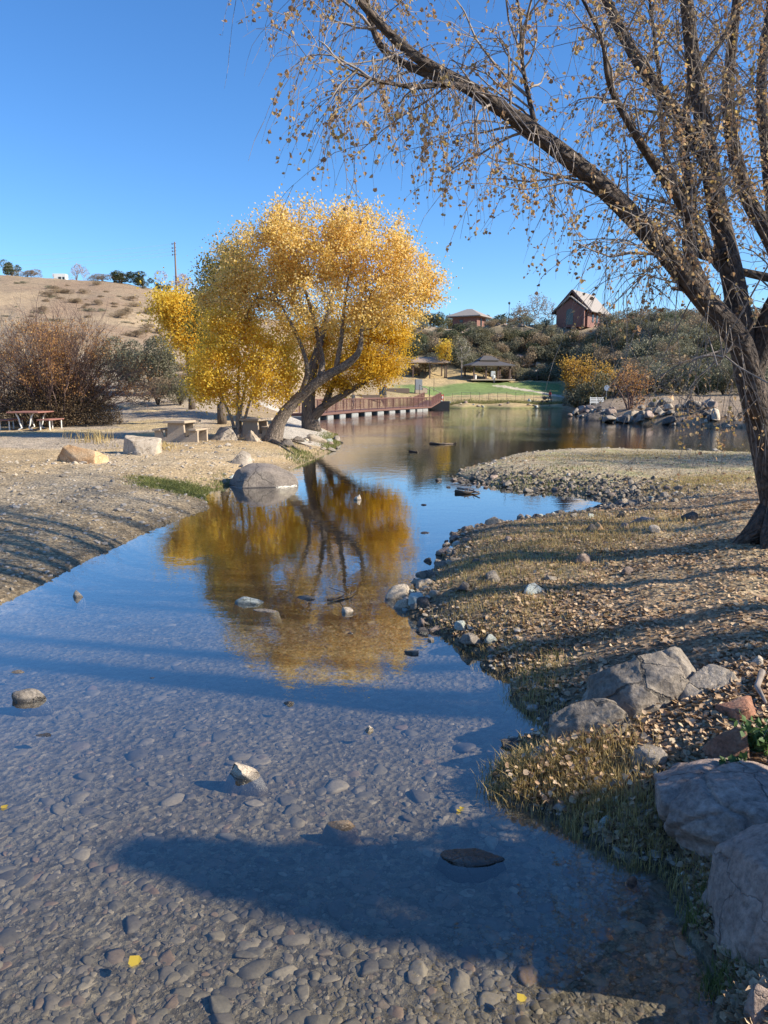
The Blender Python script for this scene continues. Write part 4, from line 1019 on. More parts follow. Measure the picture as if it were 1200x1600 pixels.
#PART2
# ------------------------------------------------------------------ shrubs and far trees
def gp(px, py, D=None):
    "ground point under a photo pixel, or on the ground at forward distance D in that pixel column"
    if D is None: return hit(px, py)
    x = (px - 600) / FPX * CP * D
    for _ in range(3): x = (px - 600) / FPX * (D * CP - (h1(x, D) - CAMH) * SP)
    return np.array([x, D, h1(x, D)])

def willow(name, label, base, hw, hh, nst, lmat, nleaf, twmat, lz=(.25, 1.0), dep=1.0, nlow=0, lowmat=None, group=None, seedtw=14):
    t = thing(name, label, 'shrub', tuple(base), group=group); mb = MB(); tips = []; allp = []
    for i in range(nst):
        a = rng.uniform(-1, 1); b = rng.uniform(-1, 1); q0 = np.array([a * hw * .30, b * dep * .5, -.05])
        lean = a * 1.15 + rng.normal(0, .22); top = np.array([lean * hw, b * dep + rng.normal(0, .3), hh * rng.uniform(.6, 1.0) * (1 - .48 * min(1.2, abs(lean)) ** 2)])
        mid = (q0 + top) / 2 + np.array([-lean * hw * .12, 0, hh * .10])
        f = np.linspace(0, 1, 8)[:, None]; P = q0 * (1 - f) ** 2 + 2 * mid * f * (1 - f) + top * f ** 2 + rng.normal(0, .075, (8, 3)) * hh * .25 * f
        mb.tube(P, np.linspace(.034, .008, 8) * rng.uniform(.6, 1.3), 5, cap=False); allp.append(P)
        for k in range(seedtw):
            j = rng.integers(2, 8); d = (P[j] - P[j - 1]); d = d / np.linalg.norm(d) + rng.normal(0, .45, 3); d[2] += .15; L = rng.uniform(.35, 1.3) * hh / 5
            q = [P[j]]
            for s in range(4): d = d + rng.normal(0, .16, 3); d /= np.linalg.norm(d); q.append(q[-1] + d * L / 4)
            q = np.array(q); mb.tube(q, np.linspace(.009, .004, 5), 3, cap=False); tips.append(q[2:])
            for m_ in range(2):
                d2 = d + rng.normal(0, .5, 3); d2 /= np.linalg.norm(d2); q2 = np.array([q[2], q[2] + d2 * L * .35, q[2] + d2 * L * .7 + [0, 0, .05]]); mb.tube(q2, [.005, .004, .003], 3, cap=False); tips.append(q2)
    mb.build('stems', twmat, t, True, True)
    T = np.concatenate(tips)
    if nleaf:
        ok = T[(T[:, 2] > lz[0] * hh) & (T[:, 2] < lz[1] * hh)]
        nz = fbm3(ok / 1.3 + 3, 77, 2); ok = ok[nz > -.08]
        lp = ok[rng.integers(0, len(ok), nleaf)] + rng.normal(0, .12, (nleaf, 3)); v, f = leaf_quads(lp, .10 * rng.uniform(.6, 1.2, nleaf), .4)
        q = MB(); q.add(v, f); q.build('leaves', lmat, t)
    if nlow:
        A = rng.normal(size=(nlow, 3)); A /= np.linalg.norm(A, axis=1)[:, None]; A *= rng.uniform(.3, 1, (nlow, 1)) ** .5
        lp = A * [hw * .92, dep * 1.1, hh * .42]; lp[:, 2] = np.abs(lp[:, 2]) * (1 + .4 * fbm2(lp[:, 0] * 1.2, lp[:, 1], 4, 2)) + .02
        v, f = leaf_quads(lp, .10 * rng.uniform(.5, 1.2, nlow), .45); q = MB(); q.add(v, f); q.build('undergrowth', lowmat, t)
    return t

def bush_mesh(name, w, h, n, ls, lmat, wmat, seed, dep=None, sparse=0.0, lumps=7):
    r = np.random.default_rng(seed); dep = dep or w
    lc = r.normal(size=(lumps, 3)) * [.28, .28, .18] + [0, 0, .5]; lr = r.uniform(.22, .36, lumps)
    k = r.integers(0, lumps, n); d = r.normal(size=(n, 3)); d /= np.linalg.norm(d, axis=1)[:, None]
    p = lc[k] + d * (lr[k] * r.uniform(.55, 1.05, n) ** .5)[:, None]
    p = p[p[:, 2] > .02]; p[:, 2] = p[:, 2] / p[:, 2].max() * h; p[:, 0] *= w / 1.05; p[:, 1] *= dep / 1.05
    v, f = leaf_quads(p, ls * r.uniform(.6, 1.3, len(p)), .6)
    q = MB(); q.add(v, f); cm = q.mesh('foliage', lmat)
    s = MB()
    for i in range(7):
        e = np.array([r.normal() * w * .25, r.normal() * dep * .25, h * r.uniform(.5, .85)])
        s.tube(np.array([[0, 0, -.1], e * [.3, .3, .5], e]), [.05 * h / 2, .03 * h / 2, .01], 4, cap=False)
    return cm, s.mesh('stems', wmat, True, True)

def put_bush(name, label, cat, ms, p, sc=(1, 1, 1), rz=0, group=None, pn=('foliage', 'stems')):
    t = thing(name, label, cat, tuple(p), rz, group); t.scale = sc
    for n_, m_ in zip(pn, ms): link(n_, m_, t)
    return t

def left_shrubs():
    b = gp(95, 668, 37.0)
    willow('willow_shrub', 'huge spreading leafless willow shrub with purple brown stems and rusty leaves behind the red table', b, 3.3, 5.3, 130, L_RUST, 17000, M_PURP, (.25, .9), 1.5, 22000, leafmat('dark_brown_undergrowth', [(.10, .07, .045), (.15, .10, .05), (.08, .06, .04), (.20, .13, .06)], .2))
    b = gp(-60, 668, 38.0)
    willow('willow_shrub', 'rusty leaved willow shrub cut by the left edge of the picture', b, 2.9, 4.6, 60, L_RUST, 6000, M_PURP, (.2, 1.0), 1.3, 8000, L_TANB)
    b = gp(20, 660, 44.0)
    willow('bare_shrub', 'pale grey leafless shrub behind the left half of the willow shrub', b, 2.6, 5.6, 60, L_TANB, 600, M_GREYB, (.3, .9), 1.2, 0)
    gw = bush_mesh('b', 3.9, 3.9, 9000, .13, L_GREYG, M_BARKD, 11, 3.0)
    p = gp(240, 610, 52); put_bush('desert_shrub', 'large grey green shrub between the willow shrub and the yellow trees', 'shrub', gw, p, (1.0, 1, 1.05))
    p = gp(205, 610, 56); put_bush('desert_shrub', 'grey green shrub half hidden by the bare twigs of the willow shrub', 'shrub', gw, p, (.9, 1, .95), 1.5)
    tb = bush_mesh('b', 2.2, 1.5, 4500, .09, L_TANB, M_BARKD, 12)
    sh = bush_mesh('b', 1.0, 1.35, 5000, .07, L_DKG, M_BARKD, 19)
    put_bush('shade_shrub', 'unseen leafy dark shrub added right of the pinkish boulders to shade them', 'shrub', sh, (3.5, 2.75, h1(3.5, 2.75)), (1.1, .8, 1.1))  # out of view, added for its shade on the lower right boulders
    p = gp(247, 594, 47); put_bush('tan_shrub', 'low tan olive shrub below the large grey green one', 'shrub', tb, p, (1.1, 1, 1.15))
    p = gp(282, 604, 46); put_bush('desert_shrub', 'small grey green shrub at the foot of the bright yellow tree', 'shrub', gw, p, (.45, .45, .42), .5)
    # skyline
    jun = bush_mesh('b', 2.0, 3.2, 3000, .2, L_DKG, M_BARKD, 13, lumps=9)
    def sky(px, D, name, label, ms, sc, cat='shrub'):
        p = gp(px, 0, D); put_bush(name, label, cat, ms, p, sc, rng.uniform(0, 6))
    sky(19, 152, 'juniper', 'dark round juniper standing alone on the ridge at the left edge', jun, (1.3, 1.3, .95), 'tree')
    sky(190, 150, 'juniper', 'widest dark bush on the ridge, left of the utility pole', jun, (2.1, 2, .8), 'shrub')
    sky(223, 150, 'juniper', 'middle sized dark bush on the ridge right of the widest one', jun, (1.3, 1.3, .72), 'shrub')
    sky(248, 150, 'juniper', 'smallest dark bush on the ridge, upright and narrow', jun, (.5, .5, .48), 'shrub')
    sky(262, 150, 'juniper', 'small dark bush on the ridge just left of the utility pole', jun, (.75, .7, .42), 'shrub')
    sky(42, 152, 'tan_shrub', 'low brown bush on the ridge right of the round juniper', tb, (2.0, 1.5, 1.0))
    pk = bush_mesh('b', 2.6, 3.4, 1500, .16, L_PINKB, M_GREYB, 14, lumps=6)
    sky(120, 152, 'bare_tree', 'pinkish leafless small tree on the ridge beside the parked camper', pk, (.85, .9, .98), 'tree')
    sky(285, 150, 'bare_tree', 'pinkish brown leafless tree on the ridge at the utility pole', pk, (2.0, 1.6, 1.1), 'tree')
    sky(160, 151, 'tan_shrub', 'long low brown scrub on the ridge between pink tree and wide bush', tb, (2.6, 1.5, .9))
    # scrub tufts on the hill
    kinds = [tb, bush_mesh('b', 1.6, .8, 700, .13, L_GREYG, M_BARKD, 15), bush_mesh('b', 1.5, .7, 700, .13, L_TANB, M_BARKD, 16)]
    n = 0
    while n < 150:
        px = rng.uniform(-20, 330); D = rng.uniform(62, 148)
        x = (px - 600) / FPX * CP * D
        if fbm2(np.array([x / 14]), np.array([D / 14]), 5, 2)[0] < -.18: continue
        s = rng.uniform(.3, .8); p = np.array([x, D, h1(x, D) - .05])
        put_bush('hill_scrub', ('larger ' if s > .6 else 'small ') + 'low scrub tuft on the ' + ('crest' if D > 135 else 'upper part' if D > 105 else 'middle' if D > 80 else 'foot') + ' of the dry left hillside', 'scrub', kinds[rng.integers(0, 3)], p, (s * rng.uniform(.8, 1.6), s, s * .8), rng.uniform(0, 6), 'scrub tufts on the left hillside'); n += 1
left_shrubs()

def right_hillside():
    K = [bush_mesh('b', 3.4, 2.6, 2100, .19, m, M_BARKD, 30 + i, lumps=8) for i, m in enumerate([L_GREYG, L_DKG, L_GREYG, L_TANB, leafmat('dry_olive_leaves', [(.15, .14, .07), (.20, .18, .09), (.24, .20, .11)], .25), L_GREYG])]
    names = ['grey green shrub', 'dark green shrub', 'grey green shrub', 'tan brown bare shrub', 'olive shrub', 'grey green shrub']
    sm = [mesh_from('hillside_rock', v, [f], M_PINK if i % 2 else M_TAN, True) for i, (v, f) in enumerate([rock_geo(500 + i, (1, .8, .9), 3, planes=10, cut=(.45, .75)) for i in range(5)])]
    n = 0; pts = []
    tries = 0
    while n < 290 and tries < 20000:
        tries += 1
        px = rng.uniform(640, 1260); D = rng.uniform(139, 166) if px < 900 else rng.uniform(84, 150)
        if px < 900 and D < 143 and 715 < px < 810: continue
        if px < 720 and D < 147: continue
        x = (px - 600) / FPX * CP * D
        if 862 < px < 965 and D > 156: continue
        if any((x - a) ** 2 + (D - b) ** 2 < 2.6 for a, b in pts): continue
        pts.append((x, D)); k = rng.choice(6, p=[.19, .10, .17, .20, .20, .14]); s = rng.uniform(.85, 1.5) * (1.0 if D > 130 else .9)
        if D > 158: s *= .6
        put_bush('hillside_shrub', ('large ' if s > 1.15 else 'small ') + names[k] + ' on the steep rocky slope ' + ('below the low red building' if px < 760 else 'between the two red buildings' if px < 865 else 'below the tall red building' if px < 965 else 'right of the tall red building'), 'shrub', K[k], (x, D, h1(x, D) - .15), (s, s, s * rng.uniform(.75, 1.1)), rng.uniform(0, 6), 'shrubs on the rocky slope'); n += 1
    for i in range(80):
        px = rng.uniform(690, 1200); D = rng.uniform(147, 164) if px < 900 else rng.uniform(90, 145)
        if i < 14: px, D = rng.uniform(795, 850), rng.uniform(143, 152)
        x = (px - 600) / FPX * CP * D; w = rng.uniform(.5, 1.5) * (1.6 if i < 14 else 1)
        tag(link('hillside_rock', sm[i % 5], None, (x, D, h1(x, D) + w * .3), (0, 0, rng.uniform(0, 6)), (w, w, w * rng.uniform(.6, 1.2))), ('tan' if i % 5 in (0, 2, 4) else 'pinkish') + (' larger' if w > 1 else ' small') + ' rock between the shrubs of the steep slope', 'rock', 'rocks on the steep slope')
    for i in range(45):                                       # rubble edge of the terrace
        px = rng.uniform(690, 960); D = 162.0 + rng.uniform(-.8, 1.5); x = (px - 600) / FPX * CP * D; w = rng.uniform(.3, .85)
        tag(link('terrace_rock', sm[i % 5], None, (x, D, h1(x, D) + w * .2), (0, 0, rng.uniform(0, 6)), (w * 1.4, w, w * .8)), 'rock in the rubble edge of the terrace under the red buildings', 'rock', 'rocks along the terrace edge')
    # evergreen mass by the hut
    for i, (px, D, s) in enumerate([(655, 176, 1.5), (672, 178, 1.35), (688, 180, 1.5), (703, 183, 1.7), (720, 185, 1.75), (742, 186, 1.6), (770, 178, 1.3), (785, 179, 1.45), (806, 180, 1.2), (965, 178, 1.0), (985, 176, 1.1), (1010, 172, 1.0), (1045, 165, 1.1), (1080, 160, 1.1), (1120, 155, 1.2), (1160, 150, 1.2)]):
        p = gp(px, 0, D); put_bush('evergreen_shrub', 'dark evergreen bush of the row along the skyline by the red buildings', 'shrub', K[1] if i % 3 else K[4], p, (s, s, s * .95), rng.uniform(0, 6), 'evergreen bushes along the right skyline')
    # foot of the slope, ground level
    for px, D, k, s in [(655, 141, 3, .9), (668, 143, 0, .9), (735, 147, 0, 1.1), (760, 148, 3, 1.2), (780, 147, 3, 1.3), (805, 146, 0, 1.1), (1035, 84, 0, 1.15), (1010, 86, 1, .9), (1060, 82, 5, 1.3), (1090, 80, 1, 1.2), (1130, 78, 4, 1.1), (1165, 76, 0, 1.2)]:
        put_bush('hillside_shrub', 'rounded shrub at the foot of the steep slope by the level ground', 'shrub', K[k], gp(px, 0, D), (s, s, s), rng.uniform(0, 6), 'shrubs at the foot of the slope')
right_hillside()

def far_trees():
    def ft(name, label, px, D, blobs, nt_, nl, ls, lm, bm_, h0=1.0, tw=.14, e=2.2, spread=.35, stems=1):
        b = gp(px, 0, D); tr = []
        top = max(W(q[0], q[1], D)[2] for q in blobs)
        for s in range(stems):
            o = np.array([rng.normal() * .5, rng.normal() * .4, 0]) if stems > 1 else np.zeros(3)
            tr.append(([b + [0, 0, -.1] + o * .3, b + [0, 0, (top - b[2]) * .35] + o, b + [0, 0, (top - b[2]) * .75] + o * 2], [tw, tw * .7, tw * .3]))
        bl = [(q[0], q[1], q[2], q[3], D, q[2] * D / FPX) for q in blobs]
        make_tree(name, label, 'tree', b, tr, bl, nt_, nl, ls, lm, bm_, .026, spread, step=.8, e=e)
    ft('yellow_tree', 'golden yellow tree at the far shore, right of the person in red', 912, 92, [(912, 608, 24, 26), (900, 590, 20, 18), (935, 612, 18, 14), (940, 585, 24, 22), (915, 570, 26, 16), (890, 575, 18, 16)], 240, 5200, .22, leafmat('amber_leaves', [(.60, .36, .06), (.72, .45, .07), (.45, .27, .07), (.5, .3, .1)], .5), M_BARKD, stems=3)
    ft('orange_tree', 'brownish orange multi stemmed tree above the heap of rocks', 985, 60, [(985, 588, 22, 20), (968, 600, 16, 18), (1004, 596, 14, 14), (990, 620, 20, 16)], 200, 2300, .12, L_RUST, M_PURP, tw=.09, stems=5)
    ft('small_yellow_tree', 'small yellow tree between the tan shelter and the dark shelter', 695, 139, [(695, 553, 14, 14), (697, 540, 10, 9)], 90, 1500, .26, L_YELLOW, M_BARKD)
    ft('pale_tree', 'pale grey green thin tree right of the small yellow tree', 721, 137, [(722, 550, 15, 18), (722, 535, 10, 10)], 130, 900, .2, L_GREYG, M_GREYB)
    ft('bare_tree', 'larger leafless tree on the terrace left of the tall red building', 835, 176, [(836, 480, 20, 22), (828, 492, 20, 12), (842, 470, 14, 12)], 620, 250, .25, L_TANB, M_GREYB)
    ft('bare_tree', 'smaller leafless tree on the terrace closest to the tall red building', 857, 174, [(857, 485, 14, 18)], 380, 120, .22, L_TANB, M_GREYB)
    ft('turning_tree', 'small tree with tan leaves in front of the leafless ones on the terrace', 812, 172, [(812, 490, 15, 12)], 80, 900, .28, L_TANB, M_BARKD)
    ft('sapling', 'thin bare sapling on the mound left of the dark shelter', 678, 118, [(678, 570, 10, 18)], 50, 0, .1, L_TANB, M_BARKD, tw=.06)
far_trees()

# ------------------------------------------------------------------ buildings and site furniture
P_BRICK = paint('red_brown_block', (.235, .115, .095), (.17, .085, .07), .85, 3, .15)
P_ROOF = paint('tan_grey_shingle', (.34, .30, .265), (.25, .22, .20), .85, 4, .3, stretch=(1, 1, 5))
P_FASC = paint('dark_maroon_fascia', (.10, .05, .045), (.07, .035, .03), .6, 4, .05)
P_WIN = paint('dark_glass', (.035, .045, .05), (.02, .03, .035), .15, 2, 0)
P_DKROOF = paint('dark_brown_metal_roof', (.12, .105, .095), (.09, .08, .07), .5, 3, .1)
P_TANROOF = paint('tan_shelter_roof', (.36, .27, .20), (.27, .20, .15), .8, 3, .1)
P_POST = paint('brown_post', (.12, .075, .055), (.08, .05, .04), .7, 6, .1)
P_CONC = paint('aggregate_concrete', (.46, .37, .28), (.33, .265, .20), .95, 30, .5)
P_RUST = paint('rust_red_steel', (.17, .08, .06), (.11, .055, .042), .75, 14, .2)
P_WHITE = paint('white_paint', (.75, .75, .73), (.60, .60, .58), .6, 8, .05)
P_GREY = paint('grey_steel', (.30, .31, .32), (.20, .21, .22), .5, 8, .1, metal=.4)
P_BLACK = paint('black_paint', (.03, .03, .032), (.02, .02, .02), .5, 8, .05)
P_REDP = paint('red_paint', (.55, .05, .04), (.42, .04, .03), .5, 8, .05)
P_TABR = paint('faded_red_tabletop', (.33, .16, .13), (.24, .11, .09), .7, 8, .1)
P_WOOD = paint('weathered_wood', (.26, .19, .14), (.15, .11, .085), .9, 5, .4, stretch=(6, 6, 1))
P_BLUE = paint('blue_grey_disc', (.35, .42, .50), (.28, .34, .42), .5, 8, .05)

def poly_solid(mb, pts, thick):
    "extruded polygon (list of 3D points, planar) along its normal"
    p = np.array(pts, float); n = np.cross(p[1] - p[0], p[2] - p[0]); n /= np.linalg.norm(n)
    q = p - n * thick; k = len(p); V = np.concatenate([p, q])
    mb.add(V, [np.array([list(range(k))]), np.array([list(range(2 * k - 1, k - 1, -1))]), np.array([[i, k + i, k + (i + 1) % k, (i + 1) % k] for i in range(k)])])

def hip_roof(mb, w, d, z0, h, ridge=.0, t=.18):
    x, y, r = w / 2, d / 2, ridge / 2
    E = [(-x, -y, z0), (x, -y, z0), (x, y, z0), (-x, y, z0)]; A, B = (-r, 0, z0 + h), (r, 0, z0 + h)
    if r:
        F = [[E[0], E[1], B, A], [E[1], E[2], B], [E[2], E[3], A, B], [E[3], E[0], A]]
    else: F = [[E[i], E[(i + 1) % 4], A] for i in range(4)]
    V = []; T = []
    for f in F:
        k = len(V); V += f
        for i in range(1, len(f) - 1): T.append([k, k + i, k + i + 1])
    mb.add(np.array(V, float), np.array(T))
    mb.box((0, 0, z0 - t / 2 - .003), (w, d, t))

def buildings():
    # low hip-roofed hut
    p = gp(733, 0, 172); t = thing('small_building', 'low red brown block building with grey hip roof on the terrace', 'building', tuple(p), math.radians(-28))
    q = MB(); q.box((0, 0, 1.05), (5.6, 5.2, 2.7)); wl = q.build('wall', P_BRICK, t)
    q = MB(); hip_roof(q, 8.0, 7.4, 2.55, 1.7, 1.2); q.build('roof', P_ROOF, t)
    q = MB(); q.box((2.83, -.2, 1.1), (.06, .9, 2.0)); dr_ = q.build('door', P_WIN, t); q = MB(); q.box((2.88, .15, 1.1), (.05, .06, .2)); q.build('handle', P_GREY, dr_)
    q = MB(); q.box((-.8, -2.61, 1.5), (.84, .06, .64)); fr = q.build('window', P_FASC, t); q = MB(); q.box((-.8, -2.655, 1.5), (.7, .03, .5)); q.build('pane', P_WIN, fr)
    # tall gabled building
    p = gp(909, 0, 166); t = thing('gabled_building', 'tall red brown building with steep tan gable roof at the terrace end', 'building', tuple(p), math.radians(-35))
    w, d, ze, zr = 6.2, 10.2, 3.5, 6.8
    q = MB(); V = []; F = []
    pts = [(-w / 2, 0), (w / 2, 0), (w / 2, ze), (0, zr - .25), (-w / 2, ze)]
    f0 = [(x, -d / 2, z - (.5 if z == 0 else 0)) for x, z in pts]; f1 = [(x, d / 2, z - (.5 if z == 0 else 0)) for x, z in pts]
    q.add(np.array(f0 + f1), [np.array([[4, 3, 2, 1, 0]][0:1]), np.array([[5, 6, 7, 8, 9]]), np.array([[i, (i + 1) % 5, 5 + (i + 1) % 5, 5 + i] for i in range(5)])])
    q.build('wall', P_BRICK, t)
    q = MB(); oh = 1.15; sl = (zr - ze) / (w / 2)
    for s in (-1, 1):
        xe = s * (w / 2 + oh); zee = ze - sl * oh
        a = [(0, -d / 2 - 1.0, zr + .1), (xe, -d / 2 - 1.0, zee + .1), (xe, d / 2 + .9, zee + .1), (0, d / 2 + .9, zr + .1)]
        poly_solid(q, a if s > 0 else a[::-1], -.16 if s > 0 else -.16)
    q.build('roof', P_ROOF, t)
    q = MB()
    for s in (-1, 1):
        L = math.hypot(w / 2 + oh, (w / 2 + oh) * sl); q.box((s * (w / 2 + oh) / 2, -d / 2 - 1.05, (zr + ze - sl * oh) / 2 - .05), (L, .10, .34), ry=s * math.atan(sl))
    q.build('fascia', P_FASC, t)
    q = MB()   # lower porch gable in front
    for s in (-1, 1):
        xe = s * 3.5; zee = 3.15; a = [(0, -d / 2 - 2.0, 5.5), (xe, -d / 2 - 2.0, zee - .35), (xe, -d / 2 + .02, zee - .35), (0, -d / 2 + .02, 5.5)]
        poly_solid(q, a if s > 0 else a[::-1], -.2)
    q.build('porch_roof', P_ROOF, t)
    q = MB(); q.add(np.array([(-3.0, -d / 2 - 1.5, -.5), (3.0, -d / 2 - 1.5, -.5), (3.0, -d / 2 - 1.5, 3.0), (0, -d / 2 - 1.5, 5.1), (-3.0, -d / 2 - 1.5, 3.0), (-3.0, -d / 2 - 1.2, -.5), (3.0, -d / 2 - 1.2, -.5), (3.0, -d / 2 - 1.2, 3.0), (0, -d / 2 - 1.2, 5.1), (-3.0, -d / 2 - 1.2, 3.0)]),
          [np.array([[0, 1, 2, 3, 4]]), np.array([[9, 8, 7, 6, 5]]), np.array([[i, 5 + i, 5 + (i + 1) % 5, (i + 1) % 5] for i in range(5)])]); q.build('porch_wall', P_BRICK, t)
    q = MB(); n = 12; arch = [(.75, 0), (.75, 2.4)] + [(.75 * math.cos(a), 2.4 + .75 * math.sin(a)) for a in np.linspace(0, math.pi, n)][1:-1] + [(-.75, 2.4), (-.75, 0)]
    poly_solid(q, [(x - .1, -d / 2 - 1.56, z) for x, z in arch], .05); q.build('arched_window', P_WIN, t)
    q = MB(); q.box((2.9, -d / 2 - 1.75, 1.3), (.4, .4, 3.4)); q.build('porch_column', P_BRICK, t)
    for y in (-2.2, .2, 2.6):
        q = MB(); q.box((w / 2 + .03, y, 1.7), (.06, .86, 2.36)); fr = q.build('window', P_FASC, t); q = MB(); q.box((w / 2 + .075, y, 1.7), (.03, .7, 2.2)); q.build('pane', P_WIN, fr)
    q = MB(); q.box((.2, d / 2 + .9, 1.9), (4.6, 1.8, .14)); q.build('rear_canopy', P_ROOF, t)
    # dark two-tier shelter
    p = gp(761, 0, 138); t = thing('picnic_shelter', 'dark roofed open picnic shelter with raised centre roof on brown posts', 'shelter', tuple(p), math.radians(12))
    q = MB(); hip_roof(q, 8.0, 6.4, 2.5, 1.05, 2.0); q.build('roof', P_DKROOF, t)
    q = MB(); hip_roof(q, 3.6, 2.6, 3.45, .75, 1.4, .14); q.build('upper_roof', P_DKROOF, t)
    for x in (-3.3, -1.1, 1.1, 3.3):
        for y in (-2.5, 2.5):
            if abs(x) < 2 and y > 0: continue
            q = MB(); q.box((x, y, 1.1), (.26, .26, 2.7)); q.build('post', P_POST, t)
    q = MB(); q.box((0, 0, -.02), (8, 6.6, .2)); q.build('slab', P_CONC, t)
    tt = None
    for i, (dx, dy) in enumerate(((-1.4, -.6), (1.5, -.9))):
        c = np.array([p[0] + dx, p[1] + dy, p[2] + .08])
        if tt is None:
            tt = thing('shelter_table', 'tan picnic table under the dark shelter, left one', 'table', tuple(c))
            q = MB(); q.box((0, 0, .74), (1.9, .75, .06)); q.build('tabletop', P_CONC, tt)
            for s in (-1, 1):
                q = MB(); q.box((0, s * .68, .44), (1.9, .28, .05)); q.build('bench_seat', P_CONC, tt)
                q = MB(); q.box((s * .7, 0, .36), (.08, 1.2, .68)); q.build('support', P_CONC, tt)
        else:
            c2 = copy_tree(tt); c2.location = c; c2['label'] = 'pinkish tan picnic table under the dark shelter, right one by the white box'
    q = MB(); q.bevbox((0, 0, .9), (.75, .5, .95), .04); q.tube(np.array([[0, 0, .0], [0, 0, .45]]), .12, 8); o = q.build('white_box', P_WHITE, loc=(p[0] + .7, p[1] - 2.3, p[2] + .1)); tag(o, 'white box on a stand at the front of the dark shelter', 'box')
    q = MB(); q.tube(np.array([[0, 0, 0], [0, 0, .75]]), .27, 12); q.tube(np.array([[0, 0, .75], [0, 0, .84]]), [.30, .22], 12); o = q.build('trash_can', P_WHITE, loc=(p[0] - 2.4, p[1] - 2.4, p[2] + .1)); tag(o, 'pale round bin left under the dark shelter', 'bin')
    # tan shelter partly behind the gold crown
    p = gp(668, 0, 140); t = thing('tan_shelter', 'low tan hip roofed shelter peeking out right of the gold crown', 'shelter', tuple(p), math.radians(8))
    q = MB(); hip_roof(q, 7.4, 5.2, 2.9, .95, 3.0); q.build('roof', P_TANROOF, t)
    for x in (-3, 0, 3):
        for y in (-2, 2): q = MB(); q.box((x, y, 1.3), (.22, .22, 3.0)); q.build('post', P_POST, t)
    # lamp post on the terrace
    p = gp(795, 0, 163.5); t = thing('lamp_post', 'slim dark lamp post on the terrace between the two red buildings', 'lamp', tuple(p))
    q = MB(); q.tube(np.array([[0, 0, -.3], [0, 0, 3.9]]), [.08, .05], 8); q.build('pole', P_BLACK, t)
    q = MB(); q.tube(np.array([[0, 0, 3.9], [0, 0, 4.1], [0, 0, 4.35], [0, 0, 4.45]]), [.1, .24, .22, .05], 10); q.build('lantern', P_BLACK, t)
    q = MB(); q.tube(np.array([[0, 0, -.3], [0, 0, 3.3]]), [.07, .05], 8); q.tube(np.array([[0, 0, 3.3], [0, 0, 3.5]]), .14, 8)
    tag(q.build('bollard_lamp', P_BLACK, loc=tuple(gp(862, 0, 163))), 'dark slim post standing just left of the tall red building', 'post')
    # brown rail fence behind the lawn
    t = thing('rail_fence', 'dark brown post and rail fence right of the dark shelter', 'fence', tuple(gp(800, 0, 139)))
    o = np.array(t.location); pts = [gp(x, 0, 139.5 - (x - 795) * .01) - o for x in np.linspace(795, 872, 8)]
    for a in pts: q = MB(); q.box(a + [0, 0, .55], (.14, .14, 1.3)); q.build('post', P_POST, t)
    for z in (.45, .95):
        q = MB()
        for a, b_ in zip(pts[:-1], pts[1:]): q.tube(np.array([a + [0, -.09, z], b_ + [0, -.09, z]]), .055, 6)
        q.build('rail', P_POST, t)
    # thin wire fence along the dry bank
    t = thing('wire_fence', 'thin wire fence of slender posts along the dry far bank', 'fence', tuple(gp(780, 0, 108)))
    o = np.array(t.location); pts = [gp(x, 0, 108) - o for x in np.linspace(693, 862, 13)]
    for a in pts: q = MB(); q.tube(np.array([a, a + [0, 0, 1.15]]), .022, 6); q.build('post', P_POST, t)
    for z in (.55, 1.05): q = MB(); q.tube(np.array(pts) + [0, 0, z], .012, 4); q.build('wire', P_GREY, t)
    # white railing and round sign behind the far rocks
    p = gp(932, 0, 80); t = thing('white_railing', 'short white horizontal railing behind the far rocks', 'railing', tuple(p), .15); t.scale = (.85, .85, .8)
    for x in (-.8, 0, .8): q = MB(); q.box((x, 0, .45), (.07, .07, 1.0)); q.build('post', P_WHITE, t)
    for z in (.22, .42, .62, .82): q = MB(); q.box((0, -.045, z), (1.75, .03, .12)); q.build('rail', P_WHITE, t)
    p = gp(947, 0, 84); t = thing('round_sign', 'pale blue round sign on a post between the yellow and orange trees', 'sign', tuple(p))
    q = MB(); q.tube(np.array([[0, 0, 0], [0, 0, 1.6]]), .05, 6); q.build('post', P_GREY, t)
    q = MB(); q.tube(np.array([[0, -.08, 1.25], [0, -.12, 1.25]]), .3, 20); q.build('panel', P_BLUE, t)
    rock('boulder', 'pale orange boulder on the bare ground above the far rock heap', 'boulder', 1047, 612, 1.0, .5, M_SAND, 90, .8, .2, 4, .1, at=gp(1047, 0, 68), planes=10)
    rock('boulder', 'dark long boulder at the left end of the far rock heap', 'boulder', 945, 655, 3.4, .9, M_DARK, 91, 1.6, .1, 4, .2, at=gp(948, 0, 59), planes=9)
    rock('stone', 'white stone on the far bank left of the person in red', 'stone', 827, 628, .7, .6, M_PALE, 92, .5, .1, 3, .1, at=gp(827, 0, 107), planes=9)
buildings()

